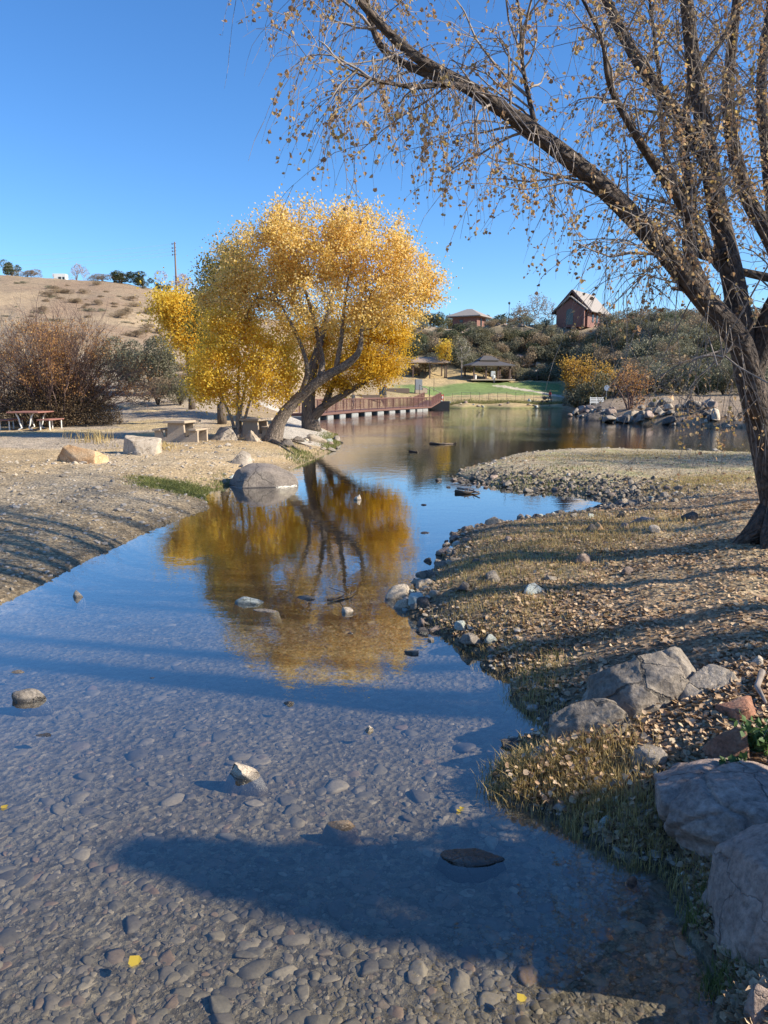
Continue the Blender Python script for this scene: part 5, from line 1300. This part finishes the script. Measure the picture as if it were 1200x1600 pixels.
def hillside_things():
    # utility pole and wires
    p = gp(276, 0, 150); hp = 9.0 + (W(276, 446, 150)[2] - p[2]); top = W(276, 378, 150)[2] - p[2]
    t = thing('utility_pole', 'tall dark wooden utility pole on the ridge left of the gold trees', 'pole', tuple(p))
    q = MB(); q.tube(np.array([[0, 0, -.5], [0, 0, top]]), [.20, .13], 8); q.build('pole', P_WOOD, t)
    ys = (381, 387.5, 392.5, 398)
    for y in ys:
        z = W(276, y, 150)[2] - p[2]; q = MB(); q.tube(np.array([[.25, 0, z + .1], [-.5, 0, z - .05]]), .05, 6); q.tube(np.array([[-.5, 0, z - .15], [-.5, 0, z + .15]]), .09, 8); q.build('insulator_arm', P_BLACK, t)
    for i, (y, y0) in enumerate(zip(ys, (389.5, 398.5, 405, 410))):
        a = W(276, y, 150) + [-.5, 0, 0]; b = W(0, y0, 120); c = a + (b - a) * 1.7
        f = np.linspace(0, 1, 20)[:, None]; P = a * (1 - f) + c * f; P[:, 2] -= (4 * 1.0 * f * (1 - f))[:, 0]
        q = MB(); q.tube(P, .012, 4); tag(q.build('power_line', P_GREY, smooth=True), ['topmost', 'second highest', 'third highest', 'lowest'][i] + ' of the four pale wires running left from the pole', 'wire', 'wires from the utility pole')
    # camper and pickup beyond the ridge
    c = np.array([W(93, 430, 200)[0], 200, 0]); c[2] = W(93, 437.5, 200)[2]
    g = h1(c[0], c[1])
    t = thing('camper_van', 'white camper van parked on the ridge left of the pink tree', 'van', (c[0], c[1], g), .1)
    top = W(93, 427, 200)[2] - g; h = max(2.2, top)
    q = MB(); q.bevbox((.3, 0, h * .56), (3.0, 1.9, h * .78), .1); q.build('body', P_WHITE, t)
    q = MB(); q.bevbox((-1.3, 0, h * .42), (1.2, 1.8, h * .5), .15); q.bevbox((-.9, 0, h * .85), (1.2, 1.8, h * .2), .1); q.build('cab', P_WHITE, t)
    q = MB(); q.box((.3, -.97, h * .68), (.7, .04, h * .16)); q.build('window', P_WIN, t); q = MB(); q.box((1.2, -.97, h * .68), (.5, .04, h * .16)); q.build('window', P_WIN, t)
    for x in (-1.2, 1.0): q = MB(); q.tube(np.array([[x, -.98, .35], [x, -.75, .35]]), .35, 14); q.build('wheel', P_BLACK, t)
    c = np.array([W(309, 452, 200)[0], 200, 0]); g = h1(c[0], c[1]); top = W(309, 449, 200)[2] - g
    t = thing('pickup_truck', 'white pickup truck half hidden on the ridge left of the gold crown', 'truck', (c[0], c[1], max(g, g + top - 1.9)), -.1)
    q = MB(); q.bevbox((0, 0, .75), (3.8, 1.8, .6), .12); q.build('body', P_WHITE, t)
    q = MB(); q.bevbox((-.9, 0, 1.4), (1.3, 1.6, .8), .2); q.build('cab', P_WHITE, t)
    q = MB(); q.box((-.9, -.82, 1.45), (.9, .04, .4)); q.build('window', P_WIN, t)
    for x in (-1.2, 1.2): q = MB(); q.tube(np.array([[x, -.93, .38], [x, -.7, .38]]), .38, 14); q.build('wheel', P_BLACK, t)
    # concrete picnic tables
    p = gp(286, 689); t = thing('picnic_table', 'tan concrete picnic table in the sun beside the pale sandstone block', 'table', tuple(p), math.radians(-9)); t.scale = (.84, .84, .92)
    q = MB(); q.bevbox((0, 0, .74), (.95, 1.75, .09), .015); q.build('tabletop', P_CONC, t)
    for s in (-1, 1):
        q = MB(); q.bevbox((s * .78, 0, .45), (.34, 1.75, .07), .012); q.build('bench_seat', P_CONC, t)
        q = MB(); prof = [(-.93, -.03), (.93, -.03), (.93, .41), (.62, .41), (.56, .18), (.38, .18), (.34, .69), (-.34, .69), (-.38, .18), (-.56, .18), (-.62, .41), (-.93, .41)]
        poly_solid(q, [(x, s * .5 - .06, z) for x, z in prof], -.13); q.build('support', P_CONC, t)
    c = copy_tree(t); c.location = gp(400, 684) + np.array([0, .3, 0]); c.rotation_euler = (0, 0, math.radians(-16)); c['label'] = 'shaded concrete picnic table behind the stems of the young yellow tree'
    # red table with two benches
    p = gp(50, 671, 34.5); t = thing('red_table', 'faded red tabletop on pale bent legs in front of the willow shrub', 'table', tuple(p), .05)
    q = MB(); q.bevbox((0, 0, .76), (1.35, 1.9, .06), .01); q.build('tabletop', P_TABR, t)
    for y in (-.7, .7):
        for s in (-1, 1):
            q = MB(); q.tube(np.array([[s * .38, y, .73], [s * .26, y, .5], [s * .22, y, .28], [s * .16, y, .08], [s * .30, y, 0]]), .035, 6); q.build('leg', P_WHITE, t)
    bp = None
    for s, lb in ((-1, 'pale bench left of the red tabletop, in the shade'), (1, 'faded red bench right of the red tabletop, in the sun')):
        loc = (p[0] + s * .95 - (.05 if s < 0 else 0), p[1] - .2 * s, h1(p[0] + s * .95, p[1]))
        if bp is None:
            bp = thing('park_bench', lb, 'bench', loc, .05, 'benches of the red table')
            q = MB(); q.bevbox((0, 0, .44), (.55, 1.8, .05), .01); q.build('seat', P_TABR, bp)
            for y in (-.7, .7):
                for k in (-1, 1): q = MB(); q.tube(np.array([[k * .2, y, .42], [k * .2, y, 0]]), .03, 6); q.build('leg', P_WHITE, bp)
        else:
            c = copy_tree(bp); c.location = loc; c['label'] = lb
hillside_things()

def person(label, loc, shirt, pants, hair=(.04, .03, .025), h=1.7, rz=0.0, pose='stand', skin=(.42, .26, .19)):
    t = thing('person', label, 'person', tuple(loc), rz); k = h / 1.7
    st = .16 if pose == 'walk' else .05
    J = {'pel': (0, 0, .95, .13), 'wai': (0, 0, 1.08, .115), 'che': (0, -.01, 1.28, .14), 'nek': (0, -.01, 1.46, .055), 'hed': (0, -.02, 1.56, .085), 'top': (0, -.02, 1.66, .075),
         'hL': (-.10, 0, .88, .09), 'kL': (-.11, -st, .5, .06), 'aL': (-.11, -st * .6, .09, .042), 'tL': (-.12, -st - .12, .04, .035),
         'hR': (.10, 0, .88, .09), 'kR': (.11, st * .4, .5, .06), 'aR': (.11, st * 1.3, .09, .042), 'tR': (.12, st - .05, .04, .035),
         'sL': (-.19, 0, 1.38, .055), 'eL': (-.25, .02, 1.12, .042), 'wL': (-.24, -.12, .90, .03), 'fL': (-.24, -.16, .82, .032),
         'sR': (.19, 0, 1.38, .055), 'eR': (.25, .02, 1.12, .042), 'wR': (.24, -.12, .90, .03), 'fR': (.24, -.16, .82, .032)}
    if pose == 'lean':
        J['wL'] = (-.16, -.26, 1.06, .03); J['fL'] = (-.12, -.33, 1.05, .032); J['wR'] = (.16, -.26, 1.06, .03); J['fR'] = (.12, -.33, 1.05, .032)
    E = ['pel wai', 'wai che', 'che nek', 'nek hed', 'hed top', 'pel hL', 'hL kL', 'kL aL', 'aL tL', 'pel hR', 'hR kR', 'kR aR', 'aR tR', 'che sL', 'sL eL', 'eL wL', 'wL fL', 'che sR', 'sR eR', 'eR wR', 'wR fR']
    bm = bmesh.new(); ly = bm.verts.layers.skin.verify(); vs = {}
    for n_, (x, y, z, r) in J.items():
        v = bm.verts.new((x * k, y * k, z * k)); v[ly].radius = (r * k, r * k * .8); v[ly].use_root = n_ == 'pel'; vs[n_] = v
    for e in E: a, b = e.split(); bm.edges.new((vs[a], vs[b]))
    me = bpy.data.meshes.new('body'); bm.to_mesh(me); bm.free()
    m, nt, b = newmat('clothing'); co = coords(nt); sp = N(nt, 'ShaderNodeSeparateXYZ'); nt.links.new(co, sp.inputs[0])
    dv = N(nt, 'ShaderNodeMath', operation='DIVIDE'); dv.inputs[1].default_value = 1.8 * k; nt.links.new(sp.outputs[2], dv.inputs[0])
    r = ramp(nt, dv.outputs[0], [(0, (.05, .045, .04)), (.05, pants), (.54, shirt), (.815, skin)], 'CONSTANT'); nt.links.new(r.outputs[0], b.inputs['Base Color']); b.inputs['Roughness'].default_value = .85
    me.materials.append(m); o = link('body', me, t)
    s = o.modifiers.new('skin', 'SKIN'); s.use_smooth_shade = True; s.branch_smoothing = .5; d = o.modifiers.new('sub', 'SUBSURF'); d.levels = d.render_levels = 2
    v, f = ico(2); v = v * [.095, .105, .10]; v = v[:, :] + [0, .012, 1.655]
    keep = v[:, 2] > 1.60 - .25 * (v[:, 1] - .0); v[:, 2] = np.where(keep, v[:, 2], 1.62)
    q = MB(); q.add(v * k, f); q.build('hair', paint('hair', hair, None, .8, 20, .1), t, True)
    v, f = ico(1); q = MB(); q.add(v * [.014, .02, .022] * k + np.array([0, -.115, 1.59]) * k, f); q.build('nose', m, t, True)
    return t

def pier():
    A = [atz(496, 655.5), atz(550, 649.5), atz(605, 645.5), atz(650, 642.3), atz(674, 640.8)]
    A = np.array(A); t_ = np.linspace(0, len(A) - 1, 34); P = np.stack([np.interp(t_, range(len(A)), A[:, i]) for i in (0, 1)], -1)
    k = np.ones(5) / 5; 
    Q = P.copy()
    for i in (0, 1): Q[2:-2, i] = np.convolve(P[:, i], k, 'valid')
    P = Q; T = np.gradient(P, axis=0); T /= np.linalg.norm(T, axis=1)[:, None]; Nn = np.stack([-T[:, 1], T[:, 0]], -1)   # away from camera, to the left
    Wd = 2.4; zd = .47
    z = np.full(len(P), zd)
    end = gp(689, 0, 104.2)[:2]; n2 = 7
    R = P[-1] + (end - P[-1]) * np.linspace(0, 1, n2 + 1)[1:, None]; P = np.concatenate([P, R]); Nn = np.concatenate([Nn, np.repeat(Nn[-1:], n2, 0)]); z = np.concatenate([z, zd + (1.05 - zd) * np.linspace(0, 1, n2 + 1)[1:]])
    base = np.array([P[17, 0], P[17, 1], 0.0])
    t = thing('floating_pier', 'long rust red floating pier with mesh railings on grey floats', 'pier', tuple(base))
    a = np.concatenate([P, z[:, None]], 1) - base; b = np.concatenate([P + Nn * Wd, z[:, None]], 1) - base
    def strip(mb, p, q, z0, z1):
        V = np.concatenate([p + [0, 0, z0], q + [0, 0, z0], q + [0, 0, z1], p + [0, 0, z1]]); n = len(p); i = np.arange(n - 1)
        F = [np.stack([i + s * n, i + 1 + s * n, i + 1 + ((s + 1) % 4) * n, i + ((s + 1) % 4) * n], -1) for s in range(4)]
        mb.add(V, np.concatenate(F + [np.array([[0, n, 2 * n, 3 * n], [n - 1, 4 * n - 1, 3 * n - 1, 2 * n - 1]])]))
    q = MB(); strip(q, a, b, -.20, 0); q.build('deck', P_RUST, t)
    m_mesh, nt, bs = newmat('rust_mesh'); 
    nt.links.new(ramp(nt, N(nt, 'ShaderNodeTexNoise', Scale=4.0).outputs['Fac'], [(.3, (.15, .07, .055)), (.7, (.26, .12, .09))]).outputs[0], bs.inputs['Base Color'])
    for side, L in (('f', a), ('b', b)):
        for i in range(0, len(L), 2):
            q = MB(); q.box(L[i] + [0, 0, .53], (.08, .08, 1.06)); q.build('post', P_RUST, t)
        for zz, r in ((1.05, .045), (.12, .03)):
            q = MB(); q.tube(L + [0, 0, zz], r, 6); q.build('rail', P_RUST, t)
        q = MB()        # wire mesh infill as real thin bars
        seg = np.linalg.norm(np.diff(L, axis=0), axis=1); cum = np.concatenate([[0], np.cumsum(seg)])
        for u in np.arange(0, cum[-1], .14):
            p = np.array([np.interp(u, cum, L[:, c]) for c in range(3)]); q.tube(np.array([p + [0, 0, .12], p + [0, 0, 1.03]]), .010, 3, cap=False)
        for zz in np.linspace(.25, .92, 5): q.tube(L + [0, 0, zz], .012, 3)
        q.build('mesh_infill', m_mesh, t)
    for i in range(0, 33, 3):
        c = (a[i] + b[i]) / 2; d = a[i + 1] - a[i]; rz = math.atan2(d[1], d[0]); c[2] = .47 - .21 - .28
        q = MB(); q.bevbox(c, (1.75, 2.3, .54), .05, rz=rz); q.build('float', paint('grey_float', (.34, .34, .33), (.22, .22, .21), .7, 6, .05) if i == 0 else bpy.data.materials['grey_float'], t)
    q = MB(); e = (a[-1] + b[-1]) / 2; q.box(e + [.9, .4, -.62], (2.6, 3.0, 1.0)); q.build('abutment', P_BLACK, t)
    # person on the pier
    i = 11; c = (P[i] + P[i] + Nn[i] * Wd) / 2; person('person in dark clothes with a pale cap walking on the floating pier', (c[0], c[1], zd), (.03, .035, .05), (.05, .05, .06), (.5, .5, .5), 1.72, .8, 'walk')
    # kiosk, handrails, ring at the pier head
    p = gp(655, 0, 111); t = thing('information_kiosk', 'grey square kiosk with a pale block at the landward end of the pier', 'kiosk', tuple(p), .2)
    q = MB(); q.bevbox((-.1, 0, 1.25), (1.0, .5, 1.5), .03); q.build('cabinet', P_GREY, t)
    q = MB(); q.bevbox((-.1, 0, .25), (1.1, .7, .5), .03); q.build('base', P_CONC, t); q = MB(); q.bevbox((.8, .1, .4), (.7, .7, .8), .03); q.build('block', P_CONC, t)
    for px, lb in ((664, 'slanted dark handrail beside the kiosk, left one of two'), (680, 'slanted dark handrail above the pier head, right one of two')):
        p = gp(px, 0, 110); t = thing('handrail', lb, 'handrail', tuple(p), .3, 'handrails by the pier')
        q = MB(); q.tube(np.array([[-.9, 0, 1.5], [.7, 0, .75]]), .04, 6); q.build('rail', P_BLACK, t)
        for x, z in ((-.85, 1.45), (.65, .78)): q = MB(); q.tube(np.array([[x, 0, -.1], [x, 0, z]]), .035, 6); q.build('post', P_BLACK, t)
    p = gp(687, 0, 106.5); t = thing('ring_post', 'red and white life ring on red posts at the shore end of the pier', 'life ring', tuple(p))
    for x in (-.45, .45): q = MB(); q.tube(np.array([[x, 0, -.2], [x, 0, 1.5]]), .05, 6); q.build('post', P_REDP, t)
    th = np.linspace(0, 2 * math.pi, 25); q = MB(); q.tube(np.stack([.36 * np.cos(th), th * 0 - .08, 1.05 + .36 * np.sin(th)], -1), .09, 8, cap=False); rg_ = q.build('ring', P_WHITE, t)
    for s in range(4):
        th = np.linspace(s * 1.5708 + .4, s * 1.5708 + 1.1, 6); q = MB(); q.tube(np.stack([.36 * np.cos(th), th * 0 - .08, 1.05 + .36 * np.sin(th)], -1), .10, 8); q.build('band', P_REDP, rg_)
    # low walls
    for px, D, w in ((622, 110, 3.2), (577, 106, 4.5)):
        p = gp(px, 0, D); q = MB(); q.bevbox((0, 0, .25), (w, .5, .7), .04); tag(q.build('low_wall', P_WOOD, loc=tuple(p)), 'short dark retaining wall behind the pier railing' + (' by the kiosk' if px > 600 else ' under the gold crown'), 'wall')
    person('person in black jacket standing on the shore behind the pier, left of two', gp(594, 0, 108), (.02, .02, .025), (.04, .04, .05), h=1.7, rz=2.2)
    person('person in maroon jacket standing on the shore behind the pier, right of two', gp(602, 0, 108), (.10, .03, .03), (.05, .05, .06), h=1.75, rz=-2.0)
    p = gp(859, 0, 107); person('person in a red top walking on the far shore path with a dark stroller', p, (.38, .05, .05), (.05, .04, .06), h=1.72, rz=-1.2, pose='walk')
    s = thing('stroller', 'dark stroller pushed by the person in the red top', 'stroller', (p[0] - .75, p[1] - .1, p[2]), 0)
    q = MB(); q.bevbox((0, 0, .62), (.6, .5, .45), .12, ry=.2); q.build('seat', P_BLACK, s)
    q = MB(); q.tube(np.array([[.2, 0, .6], [.5, 0, 1.05]]), .025, 6); q.tube(np.array([[-.3, 0, .15], [.25, 0, .6]]), .025, 6); q.tube(np.array([[.3, 0, .15], [-.2, 0, .6]]), .025, 6); q.build('frame', P_GREY, s)
    for x in (-.3, .3):
        for y in (-.25, .25): q = MB(); q.tube(np.array([[x, y - .03, .13], [x, y + .03, .13]]), .13, 12); q.build('wheel', P_BLACK, s)
    p = gp(768, 0, 137); person('person in a white top standing at the front of the dark shelter', (p[0], p[1] - 3.3, h1(p[0], p[1] - 3.3)), (.7, .7, .68), (.12, .12, .15), h=1.68, rz=.5)
    # two short stakes at the tree shore
    p = gp(519, 668, 50); q = MB(); q.tube(np.array([[0, 0, -.1], [.05, 0, .45]]), [.09, .06], 7); tag(q.build('stake', P_BLACK, loc=tuple(p)), 'short dark stake at the shore right of the dark trunk', 'stake')
    q = MB(); q.tube(np.array([[0, 0, -.1], [-.12, 0, .42]]), [.08, .05], 7); tag(q.build('stake', P_WHITE, loc=(p[0] + .3, p[1], p[2])), 'short white leaning stake next to the dark one at the shore', 'stake')
pier()

# ------------------------------------------------------------------ litter, grass, small things
def flat_leaves(x, y, z, size, tilt=.35, shape='hex'):
    n = len(x); th = rng.uniform(0, 6.283, n)
    nr = np.stack([rng.normal(0, tilt, n), rng.normal(0, tilt, n), np.ones(n)], -1); nr /= np.linalg.norm(nr, axis=1)[:, None]
    a = np.stack([np.cos(th), np.sin(th), np.zeros(n)], -1); a -= (a * nr).sum(1)[:, None] * nr; a /= np.linalg.norm(a, axis=1)[:, None]; b = np.cross(nr, a)
    s = size[:, None]; P = np.stack([x, y, z], -1); fd = rng.uniform(0, .3, n)[:, None]
    V = np.stack([P, P + s * (.12 * a + .42 * b + fd * nr), P + s * (.55 * a + .45 * b + fd * nr), P + s * (a + .1 * nr), P + s * (.55 * a - .45 * b + fd * nr), P + s * (.12 * a - .42 * b + fd * nr)], 1)
    i = np.arange(n)[:, None] * 6; return V.reshape(-1, 3), np.concatenate([i + np.array([0, 1, 2, 3]), i + np.array([0, 3, 4, 5])], 0)

def litter():
    x, y, s, px = scatter(110000, 2.3, 24, 560, 1500, 1.15, lambda x, y, s, p: (s > .03) & (rng.random(len(s)) < .25 + .9 * sstep(-.15, .35, fbm2(x * 1.1, y * 1.1, 71, 3)) * np.interp(y, [2, 11, 15, 24], [1, 1, .35, .12])))
    n = len(x); V, F = flat_leaves(x, y, H(x, y) + .006, rng.uniform(.016, .044, n) * np.interp(y, [2, 10, 24], [1, 1.15, 1.5]))
    n2_ = 520; a2 = np.array([atz(u, v, .1) for u, v in zip(rng.normal(890, 60, n2_), rng.normal(1215, 30, n2_))]); k2 = sdist(a2[:, 0], a2[:, 1]) > 0; a2 = a2[k2]
    V2, F2 = flat_leaves(a2[:, 0], a2[:, 1], H(a2[:, 0], a2[:, 1]) + rng.uniform(.02, .09, len(a2)), rng.uniform(.02, .04, len(a2)), .8)
    q = MB(); q.add(V2, F2)
    q.add(V, F); tag(q.build('leaf_litter', leafmat('fallen_leaves', [(.40, .26, .15), (.55, .39, .25), (.30, .18, .10), (.62, .46, .30), (.22, .14, .09), (.48, .31, .17), (.68, .54, .36)], .15)), 'fallen tan and brown cottonwood leaves covering the right bank', 'fallen leaves', kind='stuff')
    print('litter', n)
    for px_, py_, sz, c in ((216, 1508, .055, 'gold leaf floating over the pebbles near the lower left corner'), (10, 1263, .04, 'pale leaf floating at the left edge of the stream'), (719, 1270, .03, 'pale leaf floating left of the dry grass, lower one'), (722, 1262, .028, 'pale leaf floating left of the dry grass, upper one'), (820, 1566, .04, 'pale leaf floating near the bottom edge of the stream')):
        a = atz(px_, py_); V, F = flat_leaves(np.array([0.]), np.array([0.]), np.array([0.]), np.array([sz]), .1); q = MB(); q.add(V, F)
        tag(q.build('floating_leaf', L_YELLOW, loc=(a[0], a[1], .004)), c, 'leaf', 'leaves floating on the stream')

def blades(x, y, z, h, w=.006, lean=.55):
    n = len(x); th = rng.uniform(0, 6.283, n); l = rng.normal(0, lean, n)[:, None] * h[:, None]
    d = np.stack([np.cos(th), np.sin(th), th * 0], -1); p = np.stack([x, y, z], -1); sd = np.stack([-np.sin(th), np.cos(th), th * 0], -1) * (w if np.isscalar(w) else w[:, None])
    up = np.array([0, 0, 1.]) * h[:, None]
    V = np.stack([p - sd, p + sd, p + d * l * .35 + up * .6 + sd * .7, p + d * l + up * .95, p + d * l * .35 + up * .6 - sd * .7], 1)
    i = np.arange(n)[:, None] * 5
    return V.reshape(-1, 3), [i + np.array([0, 1, 2, 4]), i + np.array([4, 2, 3])]

def grass():
    Ms = {'dry': leafmat('dry_grass_blades', [(.52, .37, .14), (.64, .48, .20), (.40, .28, .10), (.70, .55, .28), (.28, .22, .08)], .4), 'green': leafmat('green_grass_blades', [(.12, .16, .04), (.19, .22, .06), (.28, .26, .09), (.10, .12, .04)], .3)}
    X = {'dry': [], 'green': []}
    def patch(k, px, py, rx, ry, n, h, clump=.04, w=.003):
        n = int(n * (2.2 if py > 1000 else 3.0)); w = w * .8
        m = max(1, n // 14); a = rng.normal(size=(m, 2)) * .5; cx = px + a[:, 0] * rx; cy = py + a[:, 1] * ry
        for u, v in zip(cx, cy):
            p = atz(u, v, .12 if v > 760 else .3)
            j = rng.normal(size=(14, 2)) * clump; xx = p[0] + j[:, 0]; yy = p[1] + j[:, 1]
            X[k].append(np.stack([xx, yy, h * rng.uniform(.5, 1.2, 14), np.full(14, w)], -1))
    patch('dry', 885, 1205, 95, 34, 620, .11, .05); patch('dry', 840, 1205, 75, 26, 330, .09, .06); patch('dry', 810, 1180, 40, 40, 400, .09)
    patch('dry', 930, 1240, 70, 40, 600, .10); patch('dry', 1000, 1290, 60, 50, 500, .07)
    patch('dry', 835, 1068, 45, 44, 420, .075); patch('green', 835, 1045, 40, 20, 90, .06)
    patch('dry', 780, 960, 150, 100, 1600, .06, .08); patch('dry', 830, 880, 160, 60, 1800, .06, .12, .004); patch('green', 800, 900, 160, 80, 500, .05, .1)
    patch('dry', 960, 850, 140, 40, 1200, .07, .15, .005)
    patch('dry', 1100, 765, 110, 26, 2200, .045, .3, .005); patch('green', 1080, 768, 100, 20, 900, .04, .3, .004)
    patch('dry', 1000, 712, 200, 8, 1600, .05, .5, .008); patch('green', 830, 745, 100, 14, 500, .09, .3, .01)
    patch('green', 262, 762, 45, 11, 2400, .055, .16, .008); patch('green', 305, 752, 24, 9, 1200, .06, .14, .008); patch('green', 345, 746, 16, 8, 900, .07, .12, .008)
    patch('green', 520, 684, 14, 14, 1000, .10, .2, .012); patch('green', 470, 705, 20, 8, 300, .12, .2, .01)
    patch('dry', 145, 698, 35, 4, 60, .42, .2, .012); patch('dry', 240, 706, 30, 5, 300, .14, .2, .01)
    patch('green', 1095, 1400, 20, 40, 110, .07, .03); patch('green', 1130, 1500, 25, 25, 160, .06, .03)
    patch('dry', 1060, 1340, 60, 30, 200, .06)
    for k, L in X.items():
        A = np.concatenate(L); s = sdist(A[:, 0], A[:, 1]); A = A[s > -.04 * np.sqrt(A[:, 1])]
        V, F = blades(A[:, 0], A[:, 1], H(A[:, 0], A[:, 1]) - .005, A[:, 2], A[:, 3])
        q = MB(); q.add(V, F); tag(q.build(k + '_grass', Ms[k]), {'dry': 'dry straw coloured grass tufts along the stream banks', 'green': 'short green grass patches at the damp edges of the banks'}[k], 'grass', kind='stuff')
    # far bank fringe and lawn roughness
    n = 9000; px = rng.uniform(640, 885, n); a = np.array([atz(u, 637.6) for u in px]); yy = a[:, 1] + rng.gamma(1.3, .8, n); xx = a[:, 0] * yy / a[:, 1]
    V, F = blades(xx, yy, H(xx, yy) - .02, rng.uniform(.08, .26, n), .03, .5)
    q = MB(); q.add(V, F); tag(q.build('shore_grass', leafmat('bank_grass', [(.16, .18, .05), (.30, .27, .10), (.10, .12, .04), (.40, .32, .14)], .3)), 'olive and straw grass fringing the far shore', 'grass', kind='stuff')

def green_weed(px, py, s, label):
    p = hit(px, py); t = thing('green_weed', label, 'plant', tuple(p)); q = MB(); L = []
    for i in range(9):
        d = np.array([rng.normal() * .5, rng.normal() * .4, 1]) * s * rng.uniform(.6, 1.1); P = np.array([[0, 0, 0], d * .5 + [0, 0, .02], d]); q.tube(P, [.004, .003, .002], 4)
        f = rng.uniform(.2, 1, 22)[:, None]; L.append(P[2] * f + rng.normal(0, .03 * s * 4, (22, 3)))
    q.build('stems', M_TWIG, t, True, True); L = np.concatenate(L); L[:, 2] = np.abs(L[:, 2]); v, f = leaf_quads(L, .045); q = MB(); q.add(v, f); q.build('leaves', leafmat('weed_leaves', [(.055, .10, .03), (.08, .14, .04), (.07, .12, .045)], .35), t)

def driftwood():
    def stick(name, label, cat, pix, r, mat, zz=.03, forks=0):
        pts = []
        for i, (a, b) in enumerate(pix): c = atz(a, b, zz); pts.append([c[0], c[1], zz])
        P = np.array(pts); o = P[0].copy(); q = MB(); q.tube(P - o, np.linspace(r, r * .4, len(P)), 7)
        for k in range(forks):
            j = rng.integers(1, len(P)); q.tube(np.array([P[j] - o, P[j] - o + [rng.normal() * .15, rng.normal() * .15, .06]]), [r * .4, r * .2], 5)
        tag(q.build(name, mat, smooth=True, bark=True, loc=tuple(o)), label, cat)
    stick('branch', 'thin dark fallen branch lying in water right of the low debris stone', 'branch', [(512, 938), (530, 934), (548, 929), (556, 923)], .014, M_BARKD, .02, 3)
    stick('driftwood', 'dark driftwood stick at the inlet mouth', 'driftwood', [(712, 768), (730, 770), (748, 768)], .045, M_BARKD, .03, 2)
    stick('driftwood', 'pale driftwood stick lying across the one at the inlet mouth', 'driftwood', [(715, 763), (738, 766), (750, 771)], .03, M_TWIG, .05, 1)
    stick('driftwood', 'long dark floating stick far out on the pond', 'driftwood', [(672, 693), (690, 694), (712, 693)], .06, M_BARKD, .02, 3)
    stick('driftwood', 'short dark floating stick in the pond by the yellow reflection', 'driftwood', [(640, 705), (652, 706)], .05, M_BARKD, .02, 1)
    p = hit(985, 812); t = None
    L = [(1190, 1060), (1182, 1085), (1196, 1110)]
    P = np.array([hit(a, b) + [0, 0, .04] for a, b in L]); o = P[0].copy(); q = MB(); q.tube(P - o, [.02, .016, .008], 7); tag(q.build('root', M_TWIG, smooth=True, bark=True, loc=tuple(o)), 'pale twisted root on the bank at the right edge', 'root')
    # shoreline reeds in the water on the right
litter(); grass(); driftwood()
green_weed(1185, 1178, .16, 'small bright green weed between the rocks at the right edge')
green_weed(1150, 1215, .08, 'low green weed in front of the rusty red rock')
print('objects', len(bpy.data.objects))
